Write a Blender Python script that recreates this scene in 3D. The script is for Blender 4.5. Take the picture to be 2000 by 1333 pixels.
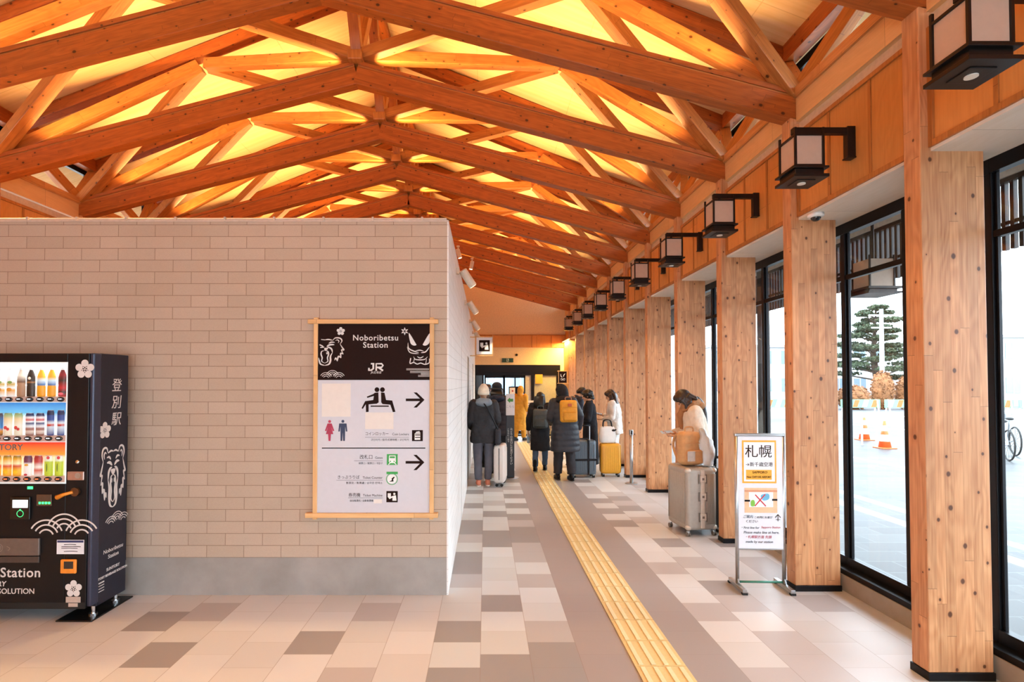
import bpy, bmesh, math, random
from mathutils import Vector, Matrix, Quaternion, noise
for o in list(bpy.data.objects): bpy.data.objects.remove(o)
S = bpy.context.scene
COL = S.collection
PI = math.pi

# ------------------------------------------------------------------ camera
EYE = 1.651
cam_d = bpy.data.cameras.new('camera'); cam = bpy.data.objects.new('camera', cam_d); COL.objects.link(cam)
cam.location = (0, 0, EYE); cam.rotation_euler = (PI/2 + math.radians(1.2), 0, 0)
cam_d.sensor_width = 36; cam_d.lens = 36*1030/2000; cam_d.shift_x = 0.026; cam_d.shift_y = 0.0305
cam_d.clip_start = .05; cam_d.clip_end = 500
S.camera = cam
# ------------------------------------------------------------------ view, world, light
S.view_settings.view_transform = 'Standard'; S.view_settings.look = 'None'
S.view_settings.gamma = 1; S.view_settings.use_curve_mapping = False
S.view_settings.exposure = 0.0
W = bpy.data.worlds.new('overcast_sky'); S.world = W; W.use_nodes = True
bg = W.node_tree.nodes['Background']; bg.inputs[0].default_value = (.76, .885, 1, 1); bg.inputs[1].default_value = 9.6
S.cycles.max_bounces = 7; S.cycles.diffuse_bounces = 4; S.cycles.glossy_bounces = 3
S.cycles.transparent_max_bounces = 12; S.cycles.caustics_reflective = False; S.cycles.caustics_refractive = False
S.cycles.sample_clamp_indirect = 6
LED_POWER = 50.0            # one LED strip on top of one rafter chord
LED_COLOR = (1, .60, .23)

# ------------------------------------------------------------------ helpers
def C(h):
    h = h.lstrip('#'); v = [int(h[i:i+2], 16)/255 for i in (0, 2, 4)]
    return tuple(x/12.92 if x <= .04045 else ((x+.055)/1.055)**2.4 for x in v) + (1,)

class NT:
    """small node-tree writer"""
    def __init__(s, name):
        s.m = bpy.data.materials.new(name); s.m.use_nodes = True; s.t = s.m.node_tree
        s.b = s.t.nodes['Principled BSDF']; s.out = s.t.nodes['Material Output']
    def n(s, typ, props=None, **inp):
        x = s.t.nodes.new(typ)
        for k, v in (props or {}).items(): setattr(x, k, v)
        for k, v in inp.items():
            key = int(k[1:]) if k[0] == 'i' and k[1:].isdigit() else k.replace('_', ' ')
            s.set(x.inputs[key], v)
        return x
    def set(s, sock, v):
        if isinstance(v, bpy.types.NodeSocket): s.t.links.new(v, sock)
        elif isinstance(v, bpy.types.Node): s.t.links.new(v.outputs[0], sock)
        else: sock.default_value = v
    def math(s, op, a, b=0.0, c=0.0):
        x = s.t.nodes.new('ShaderNodeMath'); x.operation = op
        for i, v in enumerate((a, b, c)): s.set(x.inputs[i], v)
        return x.outputs[0]
    def mix(s, fac, a, b, blend='MIX'):
        x = s.t.nodes.new('ShaderNodeMix'); x.data_type = 'RGBA'; x.blend_type = blend
        s.set(x.inputs[0], fac); s.set(x.inputs[6], a); s.set(x.inputs[7], b)
        return x.outputs[2]
    def ramp(s, fac, stops, mode='LINEAR'):
        x = s.t.nodes.new('ShaderNodeValToRGB'); x.color_ramp.interpolation = mode
        e = x.color_ramp.elements
        while len(e) < len(stops): e.new(.5)
        for i, (p, c) in enumerate(stops): e[i].position = p; e[i].color = c if len(c) == 4 else tuple(c)+(1,)
        s.set(x.inputs[0], fac); return x.outputs[0]
    def obj(s): return s.t.nodes.new('ShaderNodeTexCoord').outputs['Object']
    def scaled(s, v, sc, loc=(0, 0, 0)):
        x = s.n('ShaderNodeMapping'); s.set(x.inputs[0], v); x.inputs['Scale'].default_value = sc; x.inputs['Location'].default_value = loc
        return x.outputs[0]
    def noise(s, v, scale, detail=3, rough=.5): return s.n('ShaderNodeTexNoise', Vector=v, Scale=scale, Detail=detail, Roughness=rough).outputs[0]
    def bump(s, h, strength=.2, dist=.01):
        x = s.n('ShaderNodeBump', Strength=strength, Distance=dist, Height=h); s.set(s.b.inputs['Normal'], x.outputs[0])
    def fin(s, col=None, rough=.5, metal=0, spec=None):
        if col is not None: s.set(s.b.inputs['Base Color'], col)
        s.set(s.b.inputs['Roughness'], rough); s.set(s.b.inputs['Metallic'], metal)
        if spec is not None: s.set(s.b.inputs['Specular IOR Level'], spec)
        return s.m

_mats = {}
def plain(name, col, rough=.5, metal=0, var=.08, scale=30, bump=0, emit=None, spec=None):
    """procedural material: one colour with a fine noise variation"""
    if name in _mats: return _mats[name]
    t = NT(name); c = C(col) if isinstance(col, str) else col
    nz = t.noise(t.obj(), scale, 3)
    lo = tuple(x*(1-var) for x in c[:3])+(1,); hi = tuple(min(1, x*(1+var)) for x in c[:3])+(1,)
    k = t.ramp(nz, [(.3, lo), (.7, hi)])
    t.fin(k, rough, metal, spec)
    if bump: t.bump(nz, bump, .004)
    if emit:
        t.set(t.b.inputs['Emission Color'], k); t.b.inputs['Emission Strength'].default_value = emit
    _mats[name] = t.m; return t.m

def wood(name, base, dark, knot, lam=.045, rough=.45, knots=.5, axis='Z', grain=.35):
    """sawn or laminated timber: grain along the chosen object axis, lamella joints, round knots"""
    t = NT(name); tc = t.t.nodes.new('ShaderNodeTexCoord'); o, nv = tc.outputs['Object'], tc.outputs['Normal']
    if axis != 'Z':
        r = (PI/2, 0, 0) if axis == 'Y' else (0, PI/2, 0)
        o = t.n('ShaderNodeMapping', Vector=o, Rotation=r).outputs[0]; nv = t.n('ShaderNodeMapping', Vector=nv, Rotation=r).outputs[0]
    rnd = t.n('ShaderNodeObjectInfo').outputs['Random']
    sx = t.n('ShaderNodeSeparateXYZ', i0=o); sn = t.n('ShaderNodeSeparateXYZ', i0=nv)
    isx = t.math('GREATER_THAN', t.math('ABSOLUTE', sn.outputs[0]), .6)
    u0 = t.math('ADD', t.math('MULTIPLY', isx, t.math('ADD', sx.outputs[1], 3.37)), t.math('MULTIPLY', t.math('SUBTRACT', 1.0, isx), sx.outputs[0]))
    u = t.math('ADD', u0, t.math('MULTIPLY', rnd, 7.3)); z = t.math('ADD', sx.outputs[2], t.math('MULTIPLY', rnd, 19.0))
    ul = t.math('DIVIDE', t.math('ADD', u0, t.math('MULTIPLY', t.math('FLOOR', t.math('MULTIPLY', rnd, 40)), lam)), lam); lx = t.math('FLOOR', ul)
    w1 = t.n('ShaderNodeTexWhiteNoise', {'noise_dimensions': '1D'}, W=lx)
    zl = t.math('ADD', t.math('DIVIDE', z, 1.3), t.math('MULTIPLY', w1.outputs[0], 9)); lz = t.math('FLOOR', zl)
    w2 = t.n('ShaderNodeTexWhiteNoise', {'noise_dimensions': '2D'}, Vector=t.n('ShaderNodeCombineXYZ', X=lx, Y=lz))
    uu = t.math('ADD', u, t.math('MULTIPLY', w2.outputs[0], 5.0))
    g = t.noise(t.n('ShaderNodeCombineXYZ', X=uu, Y=0.0, Z=t.math('MULTIPLY', z, .03)), 75, 4, .6)
    wob = t.noise(t.n('ShaderNodeCombineXYZ', X=t.math('MULTIPLY', uu, 2.0), Y=0.0, Z=t.math('MULTIPLY', z, .55)), 2.2, 2)
    ring = t.math('SINE', t.math('MULTIPLY', wob, 70.0))
    gm = t.math('ADD', t.math('MULTIPLY', g, .85), t.math('MULTIPLY', ring, .07))
    k = t.ramp(gm, [(.22, C(dark)), (.58, C(base))]); k = t.mix(min(1, grain+.35), C(base), k)
    vv = t.math('ADD', .84, t.math('MULTIPLY', w2.outputs[0], .24))
    seam = t.math('MULTIPLY', t.math('LESS_THAN', t.math('FRACT', ul), .035), .12)
    butt = t.math('MULTIPLY', t.math('LESS_THAN', t.math('FRACT', zl), .0022), .45)
    vv = t.math('SUBTRACT', vv, t.math('MAXIMUM', seam, butt))
    k = t.mix(1.0, k, t.n('ShaderNodeCombineColor', i0=vv, i1=vv, i2=vv), 'MULTIPLY')
    if knots:
        vo = t.n('ShaderNodeTexVoronoi', {'voronoi_dimensions': '2D'}, Vector=t.n('ShaderNodeCombineXYZ', X=t.math('MULTIPLY', u, 6.5), Y=t.math('MULTIPLY', z, 5.0), Z=0.0), Scale=1.0, Randomness=1.0)
        cs = t.n('ShaderNodeSeparateColor', i0=vo.outputs['Color']); pick = t.math('GREATER_THAN', cs.outputs[0], 1-knots)
        size = t.math('ADD', .35, cs.outputs[1])
        kd = t.math('DIVIDE', t.math('ADD', vo.outputs['Distance'], t.math('MULTIPLY', t.math('SUBTRACT', g, .5), .03)), size)
        halo = t.math('MULTIPLY', t.ramp(kd, [(.05, (1, 1, 1)), (.19, (0, 0, 0))]), t.math('MULTIPLY', pick, .40))
        core = t.math('MULTIPLY', t.ramp(kd, [(.045, (1, 1, 1)), (.075, (0, 0, 0))]), t.math('MULTIPLY', pick, .9))
        k = t.mix(halo, k, C(dark)); k = t.mix(core, k, C(knot))
    t.bump(g, .08, .003)
    return t.fin(k, rough, 0, .35)

class MB:
    """collects geometry; build() links it as ONE mesh object"""
    def __init__(s): s.v = []; s.f = []
    def add(s, vs, fs):
        k = len(s.v); s.v += [tuple(v) for v in vs]; s.f += [tuple(i+k for i in f) for f in fs]; return s
    def box(s, x0, x1, y0, y1, z0, z1, M=None):
        vs = [Vector((x, y, z)) for z in (z0, z1) for y in (y0, y1) for x in (x0, x1)]
        if M: vs = [M @ v for v in vs]
        return s.add(vs, [(0, 2, 3, 1), (4, 5, 7, 6), (0, 1, 5, 4), (2, 6, 7, 3), (0, 4, 6, 2), (1, 3, 7, 5)])
    def cbox(s, c, d, M=None): return s.box(c[0]-d[0]/2, c[0]+d[0]/2, c[1]-d[1]/2, c[1]+d[1]/2, c[2]-d[2]/2, c[2]+d[2]/2, M)
    def bar(s, p, q, w, h, up=(0, 0, 1)):
        p, q = Vector(p), Vector(q); M = frame(p, q, up); L = (q-p).length
        return s.box(-w/2, w/2, -h/2, h/2, 0, L, M)
    def loft(s, rings, cap=True, closed=False):
        """rings: lists of equal-count points"""
        n = len(rings[0]); vs = [p for r in rings for p in r]; fs = []
        R = len(rings)
        for i in range(R-1 + (1 if closed else 0)):
            a, b = i*n, ((i+1) % R)*n
            for j in range(n): fs.append((a+j, a+(j+1) % n, b+(j+1) % n, b+j))
        if cap and not closed: fs += [tuple(range(n-1, -1, -1)), tuple((R-1)*n+j for j in range(n))]
        return s.add(vs, fs)
    def tube(s, pts, r, n=10, cap=True):
        pts = [Vector(p) for p in pts]; rs = r if isinstance(r, (list, tuple)) else [r]*len(pts)
        rings = []; prev = None
        for i, p in enumerate(pts):
            d = ((pts[min(i+1, len(pts)-1)]-pts[max(i-1, 0)])).normalized()
            if prev is None: a = d.orthogonal().normalized()
            else:
                a = prev-d*prev.dot(d); a = a.normalized() if a.length > 1e-5 else d.orthogonal().normalized()
            prev = a; b = d.cross(a)
            rings.append([p+(a*math.cos(2*PI*j/n)+b*math.sin(2*PI*j/n))*rs[i] for j in range(n)])
        return s.loft(rings, cap)
    def cyl(s, c, r, z0, z1, n=24, r1=None):
        r1 = r if r1 is None else r1
        return s.loft([[Vector((c[0]+rr*math.cos(2*PI*j/n), c[1]+rr*math.sin(2*PI*j/n), z)) for j in range(n)] for rr, z in ((r, z0), (r1, z1))])
    def lathe(s, prof, c=(0, 0, 0), n=24, M=None):
        rings = [[Vector((c[0]+r*math.cos(2*PI*j/n), c[1]+r*math.sin(2*PI*j/n), c[2]+z)) for j in range(n)] for r, z in prof]
        if M: rings = [[M @ v for v in r] for r in rings]
        return s.loft(rings)
    def ell(s, c, r, M=None, n=16, m=10):
        c = Vector(c); rings = []
        for i in range(1, m):
            t = PI*i/m
            rings.append([Vector((r[0]*math.sin(t)*math.cos(2*PI*j/n), r[1]*math.sin(t)*math.sin(2*PI*j/n), -r[2]*math.cos(t))) for j in range(n)])
        vs = [v for q in rings for v in q]+[Vector((0, 0, -r[2])), Vector((0, 0, r[2]))]
        if M: vs = [M @ v for v in vs]
        vs = [v+c for v in vs]; fs = []
        for i in range(m-2):
            for j in range(n): fs.append((i*n+j, i*n+(j+1) % n, (i+1)*n+(j+1) % n, (i+1)*n+j))
        B, T = len(vs)-2, len(vs)-1
        for j in range(n): fs += [(B, (j+1) % n, j), (T, (m-2)*n+j, (m-2)*n+(j+1) % n)]
        return s.add(vs, fs)
    def cap(s, p, q, r0, r1=None, n=14):
        """capsule with two radii"""
        p, q = Vector(p), Vector(q); r1 = r0 if r1 is None else r1
        d = (q-p); L = d.length; d = d.normalized() if L > 1e-6 else Vector((0, 0, 1))
        pts, rs = [], []
        for k in range(5): a = -PI/2+PI/2*k/4*.98+.03; pts.append(p+d*(r0*math.sin(a))); rs.append(max(r0*math.cos(a), r0*.05))
        for k in range(5): a = PI/2*k/4*.98; pts.append(q+d*(r1*math.sin(a))); rs.append(max(r1*math.cos(a), r1*.05))
        return s.tube(pts, rs, n)
    def rings(s, spec, n=20, cap=True, e=2.0):
        """spec: (cx,cy,cz,rx,ry) horizontal superellipse rings"""
        R = []
        for cx, cy, cz, rx, ry in spec:
            ring = []
            for j in range(n):
                a = 2*PI*j/n; ca, sa = math.cos(a), math.sin(a)
                ring.append(Vector((cx+rx*math.copysign(abs(ca)**(2/e), ca), cy+ry*math.copysign(abs(sa)**(2/e), sa), cz)))
            R.append(ring)
        return s.loft(R, cap)
    def prism(s, poly, z0, z1, M=None):
        n = len(poly); vs = [Vector((x, y, z)) for z in (z0, z1) for x, y in poly]
        if M: vs = [M @ v for v in vs]
        return s.add(vs, [tuple(range(n-1, -1, -1)), tuple(range(n, 2*n))]+[(j, (j+1) % n, n+(j+1) % n, n+j) for j in range(n)])
    def build(s, name, m, parent=None, bevel=0, smooth=False, seg=2, remesh=0, smoothing=0, sub=0, fix=True):
        me = bpy.data.meshes.new(name); me.from_pydata(s.v, [], s.f)
        if fix:
            bm = bmesh.new(); bm.from_mesh(me); bmesh.ops.recalc_face_normals(bm, faces=bm.faces); bm.to_mesh(me); bm.free()
        o = bpy.data.objects.new(name, me); COL.objects.link(o)
        if m: me.materials.append(m)
        if parent: o.parent = parent
        if smooth or remesh or sub:
            for p in me.polygons: p.use_smooth = True
        if remesh:
            r = o.modifiers.new('skin', 'REMESH'); r.mode = 'VOXEL'; r.voxel_size = remesh; r.use_smooth_shade = True
        if smoothing:
            q = o.modifiers.new('soften', 'SMOOTH'); q.factor = .5; q.iterations = smoothing
        if sub: o.modifiers.new('sub', 'SUBSURF').levels = sub; o.modifiers['sub'].render_levels = sub
        if bevel:
            b = o.modifiers.new('bevel', 'BEVEL'); b.width = bevel; b.segments = seg; b.limit_method = 'ANGLE'; b.angle_limit = math.radians(35)
        return o

def frame(p, q, up=(0, 0, 1)):
    """matrix: local Z runs p->q, local Y points to up"""
    p, q = Vector(p), Vector(q); z = (q-p).normalized(); u = Vector(up)
    if abs(z.dot(u)) > .98: u = Vector((0, 1, 0))
    x = u.cross(z).normalized(); y = z.cross(x)
    M = Matrix((x, y, z)).transposed().to_4x4(); M.translation = p; return M

def thing(name, label, cat, loc=(0, 0, 0), rotz=0, group=None):
    o = bpy.data.objects.new(name, None); COL.objects.link(o); o.empty_display_size = .1
    o.location = loc; o.rotation_euler = (0, 0, rotz); return tag(o, label, cat, group)
def tag(o, label, cat, group=None, kind=None):
    o['label'] = label; o['category'] = cat
    if group: o['group'] = group
    if kind: o['kind'] = kind
    return o
def structure(o, label, cat):
    o['kind'] = 'structure'; return tag(o, label, cat)
def beam(name, p, q, w, h, m, parent, bevel=.004, up=(0, 0, 1)):
    """a straight member whose own Z axis is its grain"""
    p, q = Vector(p), Vector(q)
    o = MB().box(-w/2, w/2, -h/2, h/2, 0, (q-p).length).build(name, m, None, bevel)
    M = frame(p, q, up)
    if parent: o.parent = parent; M = Matrix.Translation(-parent.location) @ M
    o.matrix_local = M
    return o
def copy_tree(o, parent=None):
    c = o.copy(); COL.objects.link(c)
    if parent: c.parent = parent
    for ch in list(o.children): copy_tree(ch, c)
    return c

def lettering(s, size, M, m, parent, name='lettering', align='CENTER', depth=.0006, sx=1.0, bold=0, shear=0, vert=False, track=1.0):
    """flat raised letters; M places them: local x = reading direction, y = up, z = out"""
    cu = bpy.data.curves.new(name, 'FONT'); cu.body = s; cu.size = size; cu.align_x = align; cu.align_y = 'CENTER'
    cu.extrude = depth; cu.offset = bold; cu.shear = shear; cu.resolution_u = 3; cu.space_character = track; cu.space_line = .92
    t = bpy.data.objects.new(name, cu); COL.objects.link(t)
    dg = bpy.context.evaluated_depsgraph_get()
    me = bpy.data.meshes.new_from_object(t.evaluated_get(dg)); bpy.data.objects.remove(t)
    o = bpy.data.objects.new(name, me); COL.objects.link(o); me.materials.clear(); me.materials.append(m)
    if parent: o.parent = parent
    o.matrix_local = M @ Matrix.Diagonal((sx, 1, 1, 1)); return o

def smooth_pts(pts, k=6, closed=False):
    P = [Vector(p) for p in pts]; n = len(P); out = []
    if n < 3: return P
    rng = range(n if closed else n-1)
    for i in rng:
        if closed: a, b, c, d = P[(i-1) % n], P[i], P[(i+1) % n], P[(i+2) % n]
        else: a, b, c, d = P[max(i-1, 0)], P[i], P[i+1], P[min(i+2, n-1)]
        for j in range(k):
            t = j/k
            out.append(.5*((2*b)+(c-a)*t+(2*a-5*b+4*c-d)*t*t+(3*b-a-3*c+d)*t**3))
    if not closed: out.append(P[-1])
    return out

class Art:
    """flat printed or painted drawing made of strokes and patches, laid on a face by M (x right, y up, z out)"""
    def __init__(s, f=None): s.mb = MB(); s.f = f or (lambda x, y: (x, y)); s.t = .0008
    def stroke(s, pts, w, taper=False, closed=False, smooth=True):
        P = [Vector((*s.f(*p), 0)) for p in pts]
        if smooth: P = smooth_pts(P, 6, closed)
        n = len(P); L, R = [], []
        for i, p in enumerate(P):
            a, b = (P[(i-1) % n], P[(i+1) % n]) if closed else (P[max(i-1, 0)], P[min(i+1, n-1)])
            d = (b-a); d = d.normalized() if d.length > 1e-9 else Vector((1, 0, 0)); nn = Vector((-d.y, d.x, 0))
            ww = w/2
            if taper: ww *= max(.12, math.sin(PI*min(1, max(0, (i+.3)/(n-.4)))))**.7
            L.append(p+nn*ww); R.append(p-nn*ww)
        rings = []; s.k = getattr(s, 'k', 0)+1; tt = s.t+s.k*.000012
        for l, r in zip(L, R): rings.append([Vector((l.x, l.y, 0)), Vector((r.x, r.y, 0)), Vector((r.x, r.y, tt)), Vector((l.x, l.y, tt))])
        s.mb.loft(rings, cap=not closed, closed=closed); return s
    def poly(s, pts, smooth=False):
        P = [Vector((*s.f(*p), 0)) for p in pts]
        if smooth: P = smooth_pts(P, 5, True)
        s.k = getattr(s, 'k', 0)+1; s.mb.prism([(p.x, p.y) for p in P], 0, s.t+s.k*.000012); return s
    def rect(s, x0, y0, x1, y1): return s.poly([(x0, y0), (x1, y0), (x1, y1), (x0, y1)])
    def disc(s, c, r, n=20, ry=None):
        x, y = s.f(*c); ry = ry or r
        s.mb.prism([(x+r*math.cos(2*PI*i/n), y+ry*math.sin(2*PI*i/n)) for i in range(n)], 0, s.t+.00001*len(s.mb.f)**.5/20); return s
    def ring(s, c, r, w, a0=0, a1=360):
        x, y = s.f(*c); keep = s.f; s.f = lambda a, b: (a, b)
        cl = a1-a0 >= 360
        pts = [(x+r*math.cos(math.radians(a0+(a1-a0)*i/16)), y+r*math.sin(math.radians(a0+(a1-a0)*i/16))) for i in range(16 if cl else 17)]
        s.stroke(pts, w, closed=cl); s.f = keep; return s
    def build(s, name, m, parent, M):
        o = s.mb.build(name, m, parent); o.matrix_local = M; return o

def facing(loc, right=(1, 0, 0), up=(0, 0, 1)):
    x, y = Vector(right), Vector(up); z = x.cross(y)
    M = Matrix((x, y, z)).transposed().to_4x4(); M.translation = Vector(loc); return M
# ------------------------------------------------------------------ layout of the hall (metres; x right, y away, z up)
BAY = 1.26
def fy(n): return 2.957+BAY*(n-1)          # front face of column row n
def cy(n): return fy(n)+.06                # its centre line
XR, XL, XC = 2.46, -5.18, -1.36            # inner column faces, ridge
YEND, YBACK = 16.6, -4.2
BLK_Y, BLK_X, BLK_H = 4.148, -.302, 2.93   # brick-faced room block

# ------------------------------------------------------------------ materials of the place
M_column = wood('glulam_column', '#D49C6E', '#A86A42', '#4a2716', .052, .42, .8, 'Z', .45)
M_truss = wood('glulam_truss', '#AE5E28', '#80401A', '#3c1c0c', .03, .42, .75)
M_strut = wood('strut_timber', '#C07A3C', '#965628', '#4a2812', .09, .38, .6)
M_panel = wood('panel_plywood', '#D49352', '#BD7C40', '#B98450', .8, .5, 0, 'Z', .2)
M_batten = wood('batten_timber', '#B9783F', '#94592B', '#6a3c1c', .1, .5, .1)
M_black = plain('black_metal', '#17161a', .38, .6, .15)
M_dark = plain('dark_bronze', '#1d1715', .42, .4, .15)
M_white = plain('white_paint', '#e6e4e0', .5)
M_steel = plain('brushed_steel', '#b9bbbd', .3, .9)
M_chrome = plain('chrome', '#d5d7da', .18, 1)
M_rubber = plain('black_rubber', '#141414', .7)

def m_brick(axis):
    t = NT('split_face_block_'+axis); o = t.obj(); sp = t.n('ShaderNodeSeparateXYZ', i0=o)
    v = t.n('ShaderNodeCombineXYZ', X=t.math('ADD', sp.outputs[0 if axis == 'x' else 1], 20.302+(0 if axis == 'x' else -.3)), Y=t.math('ADD', sp.outputs[2], -.29+.0934*20))
    bk = t.n('ShaderNodeTexBrick', {'offset': .5}, Vector=v, Scale=1.0, Color1=C('#c6b4a3'), Color2=C('#bfad9b'), Mortar=C('#957f6e'))
    bk.inputs['Mortar Size'].default_value = .0022; bk.inputs['Mortar Smooth'].default_value = .3
    bk.inputs['Brick Width'].default_value = .29; bk.inputs['Row Height'].default_value = .0934
    if axis == 'y':
        bk.inputs['Color1'].default_value = C('#f4f4f3'); bk.inputs['Color2'].default_value = C('#f0f0ef'); bk.inputs['Mortar'].default_value = C('#d2cfcc')
    nz = t.noise(o, 160, 4, .7); big = t.noise(o, 1.6, 3)
    k = t.mix(.28, bk.outputs[0], t.ramp(nz, [(.3, (.42, .36, .31)), (.7, (.8, .72, .64))]), 'MULTIPLY')
    k = t.mix(.18, k, t.ramp(big, [(.3, (.6, .56, .52)), (.7, (1, 1, 1))]), 'MULTIPLY')
    h = t.math('SUBTRACT', t.math('MULTIPLY', nz, .35), bk.outputs['Fac'])
    t.bump(h, .55, .006); return t.fin(k, .85, 0, .2)
M_brick = m_brick('x'); M_brick_side = m_brick('y')

def m_concrete(name, a, b):
    t = NT(name); o = t.obj(); n1 = t.noise(o, 3, 6, .6); n2 = t.noise(o, 90, 3)
    k = t.ramp(n1, [(.3, C(a)), (.7, C(b))]); t.bump(n2, .15, .003); return t.fin(k, .8, 0, .25)
M_concrete = m_concrete('concrete_plinth', '#8b8681', '#a19c97')

def m_floor():
    t = NT('floor_tiles'); o = t.obj(); sp = t.n('ShaderNodeSeparateXYZ', i0=o); X, Y = sp.outputs[0], sp.outputs[1]
    u = t.math('DIVIDE', t.math('ADD', X, .03), .3); col = t.math('FLOOR', u); fu = t.math('FRACT', u)
    half = t.math('MULTIPLY', t.math('FRACT', t.math('MULTIPLY', t.math('ADD', col, 100.0), .5)), 1.0)
    v = t.math('ADD', t.math('DIVIDE', t.math('ADD', Y, .055), .3), half); row = t.math('FLOOR', v); fv = t.math('FRACT', v)
    wn = t.n('ShaderNodeTexWhiteNoise', {'noise_dimensions': '2D'}, Vector=t.n('ShaderNodeCombineXYZ', X=col, Y=row))
    wn2 = t.n('ShaderNodeTexWhiteNoise', {'noise_dimensions': '2D'}, Vector=t.n('ShaderNodeCombineXYZ', X=t.math('ADD', col, 31.7), Y=row))
    r = wn.outputs[0]
    light = t.mix(wn2.outputs[0], C('#d5d8da'), C('#c9cac9'))
    mid, dark = C('#b5b2b2'), C('#989595')
    def hall(a, b): return t.mix(t.math('GREATER_THAN', r, b), t.mix(t.math('GREATER_THAN', r, a), light, mid), dark)
    near = hall(.86, .93)          # in front of the block: nearly all light
    mott = t.mix(1.0, hall(.42, .72), C('#f6fdff'), 'MULTIPLY')          # mottled band along the hall
    edge = t.mix(1.0, hall(.90, .97), C('#eaeaec'), 'MULTIPLY')          # along the windows
    k = t.mix(t.math('GREATER_THAN', X, -.33), near, mott)
    k = t.mix(t.math('GREATER_THAN', X, 1.47), k, hall(.50, .74))
    k = t.mix(t.math('GREATER_THAN', X, 2.07), k, edge)
    band = t.math('MULTIPLY', t.math('GREATER_THAN', X, .57), t.math('LESS_THAN', X, 1.47))
    k = t.mix(band, k, t.mix(t.math('MULTIPLY', wn2.outputs[0], .5), C('#9a9696'), C('#a19d9c')))
    gl = t.math('MAXIMUM', t.math('GREATER_THAN', t.math('ABSOLUTE', t.math('SUBTRACT', fu, .5)), .4925), t.math('MULTIPLY', t.math('GREATER_THAN', t.math('ABSOLUTE', t.math('SUBTRACT', fv, .5)), .4945), .7))
    k = t.mix(t.math('MULTIPLY', gl, .55), k, C('#8a7e77'))
    sp2 = t.noise(o, 420, 2); k = t.mix(.12, k, t.ramp(sp2, [(.35, (.55, .5, .48)), (.6, (1, 1, 1))]), 'MULTIPLY')
    t.bump(t.math('SUBTRACT', t.math('MULTIPLY', sp2, .15), gl), .18, .002)
    return t.fin(k, .42, 0, .35)

def m_ceiling():
    t = NT('ceiling_plywood'); o = t.obj(); sp = t.n('ShaderNodeSeparateXYZ', i0=o)
    g = t.noise(t.n('ShaderNodeCombineXYZ', X=t.math('MULTIPLY', sp.outputs[0], .25), Y=t.math('MULTIPLY', sp.outputs[1], 6), Z=0.0), 3, 4, .6)
    k = t.ramp(g, [(.3, C('#d2ad79')), (.7, C('#dfbf8f'))])
    a = t.math('FRACT', t.math('DIVIDE', t.math('ADD', sp.outputs[0], 11.36), 1.25)); b = t.math('FRACT', t.math('DIVIDE', t.math('ADD', sp.outputs[1], 10.0), .63))
    s = t.math('MAXIMUM', t.math('GREATER_THAN', t.math('ABSOLUTE', t.math('SUBTRACT', a, .5)), .4965), t.math('GREATER_THAN', t.math('ABSOLUTE', t.math('SUBTRACT', b, .5)), .493))
    k = t.mix(t.math('MULTIPLY', s, .3), k, C('#8a5e30')); return t.fin(k, .6, 0, .2)

def m_glass(tint=(1, 1, 1, 1), fac=.07):
    t = NT('window_glass'); g = t.n('ShaderNodeBsdfGlossy', Color=(1, 1, 1, 1), Roughness=.02); tr = t.n('ShaderNodeBsdfTransparent', Color=tint)
    lw = t.n('ShaderNodeLayerWeight', Blend=.5); fr = t.math('ADD', t.math('MULTIPLY', t.math('POWER', lw.outputs['Facing'], 4.0), .45), .025); x = t.n('ShaderNodeMixShader', i0=fr, i1=tr, i2=g); t.t.links.new(x.outputs[0], t.out.inputs[0]); return t.m
M_glass = m_glass((.96, .98, .98, 1))

# ------------------------------------------------------------------ floor and walls
structure(MB().box(-9.4, 2.95, YBACK, YEND+.2, -.12, 0).build('floor', m_floor()), 'tiled concourse floor in mixed beige and grey square tiles', 'floor')
b = MB().box(-9.4, BLK_X, BLK_Y, 14.7, .29, BLK_H)
fr = structure(b.build('wall_front', M_brick), 'beige block wall of the low room facing the camera', 'wall')
side = MB().box(BLK_X, BLK_X+.012, BLK_Y+.0, 6.40, 0, BLK_H)
side.box(BLK_X, BLK_X+.012, 6.47, 8.5, 0, BLK_H).box(BLK_X, BLK_X+.012, 9.35, 11.9, 0, BLK_H).box(BLK_X, BLK_X+.012, 12.7, 14.7, 0, BLK_H)
side.box(BLK_X, BLK_X+.012, 8.5, 9.35, 2.1, BLK_H).box(BLK_X, BLK_X+.012, 11.9, 12.7, 2.1, BLK_H).box(BLK_X, BLK_X+.008, 6.40, 6.47, 2.1, BLK_H)
structure(side.build('wall_side', M_brick_side), 'white painted side of the low room along the passage', 'wall')
structure(MB().box(BLK_X, BLK_X+.006, 8.5, 9.35, 0, 2.1).box(BLK_X, BLK_X+.006, 11.9, 12.7, 0, 2.1).box(BLK_X, BLK_X+.004, 6.40, 6.47, 0, 2.1).build('door_1', plain('door_grey', '#6d665f', .5)), 'grey recessed doors along the white passage wall', 'door')
structure(MB().box(-9.4, BLK_X, BLK_Y-.003, 14.7, 0, .29).build('baseboard_front', M_concrete), 'grey concrete plinth under the block wall', 'baseboard')
# coping rail with small clips
cp = MB().box(-9.4, BLK_X+.012, BLK_Y-.006, 14.7, BLK_H, BLK_H+.012)
cp.tube([(-9.4, BLK_Y+.012, BLK_H+.024), (BLK_X-.005, BLK_Y+.012, BLK_H+.024)], .010, 10)
for k in range(24):
    x = -.50-.39*k; cp.box(x-.007, x+.007, BLK_Y-.012, BLK_Y+.03, BLK_H+.004, BLK_H+.036)
structure(cp.build('trim_1', plain('coping_beige', '#c5b3a4', .5)), 'slim metal coping rail on top of the block wall', 'trim')

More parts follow.
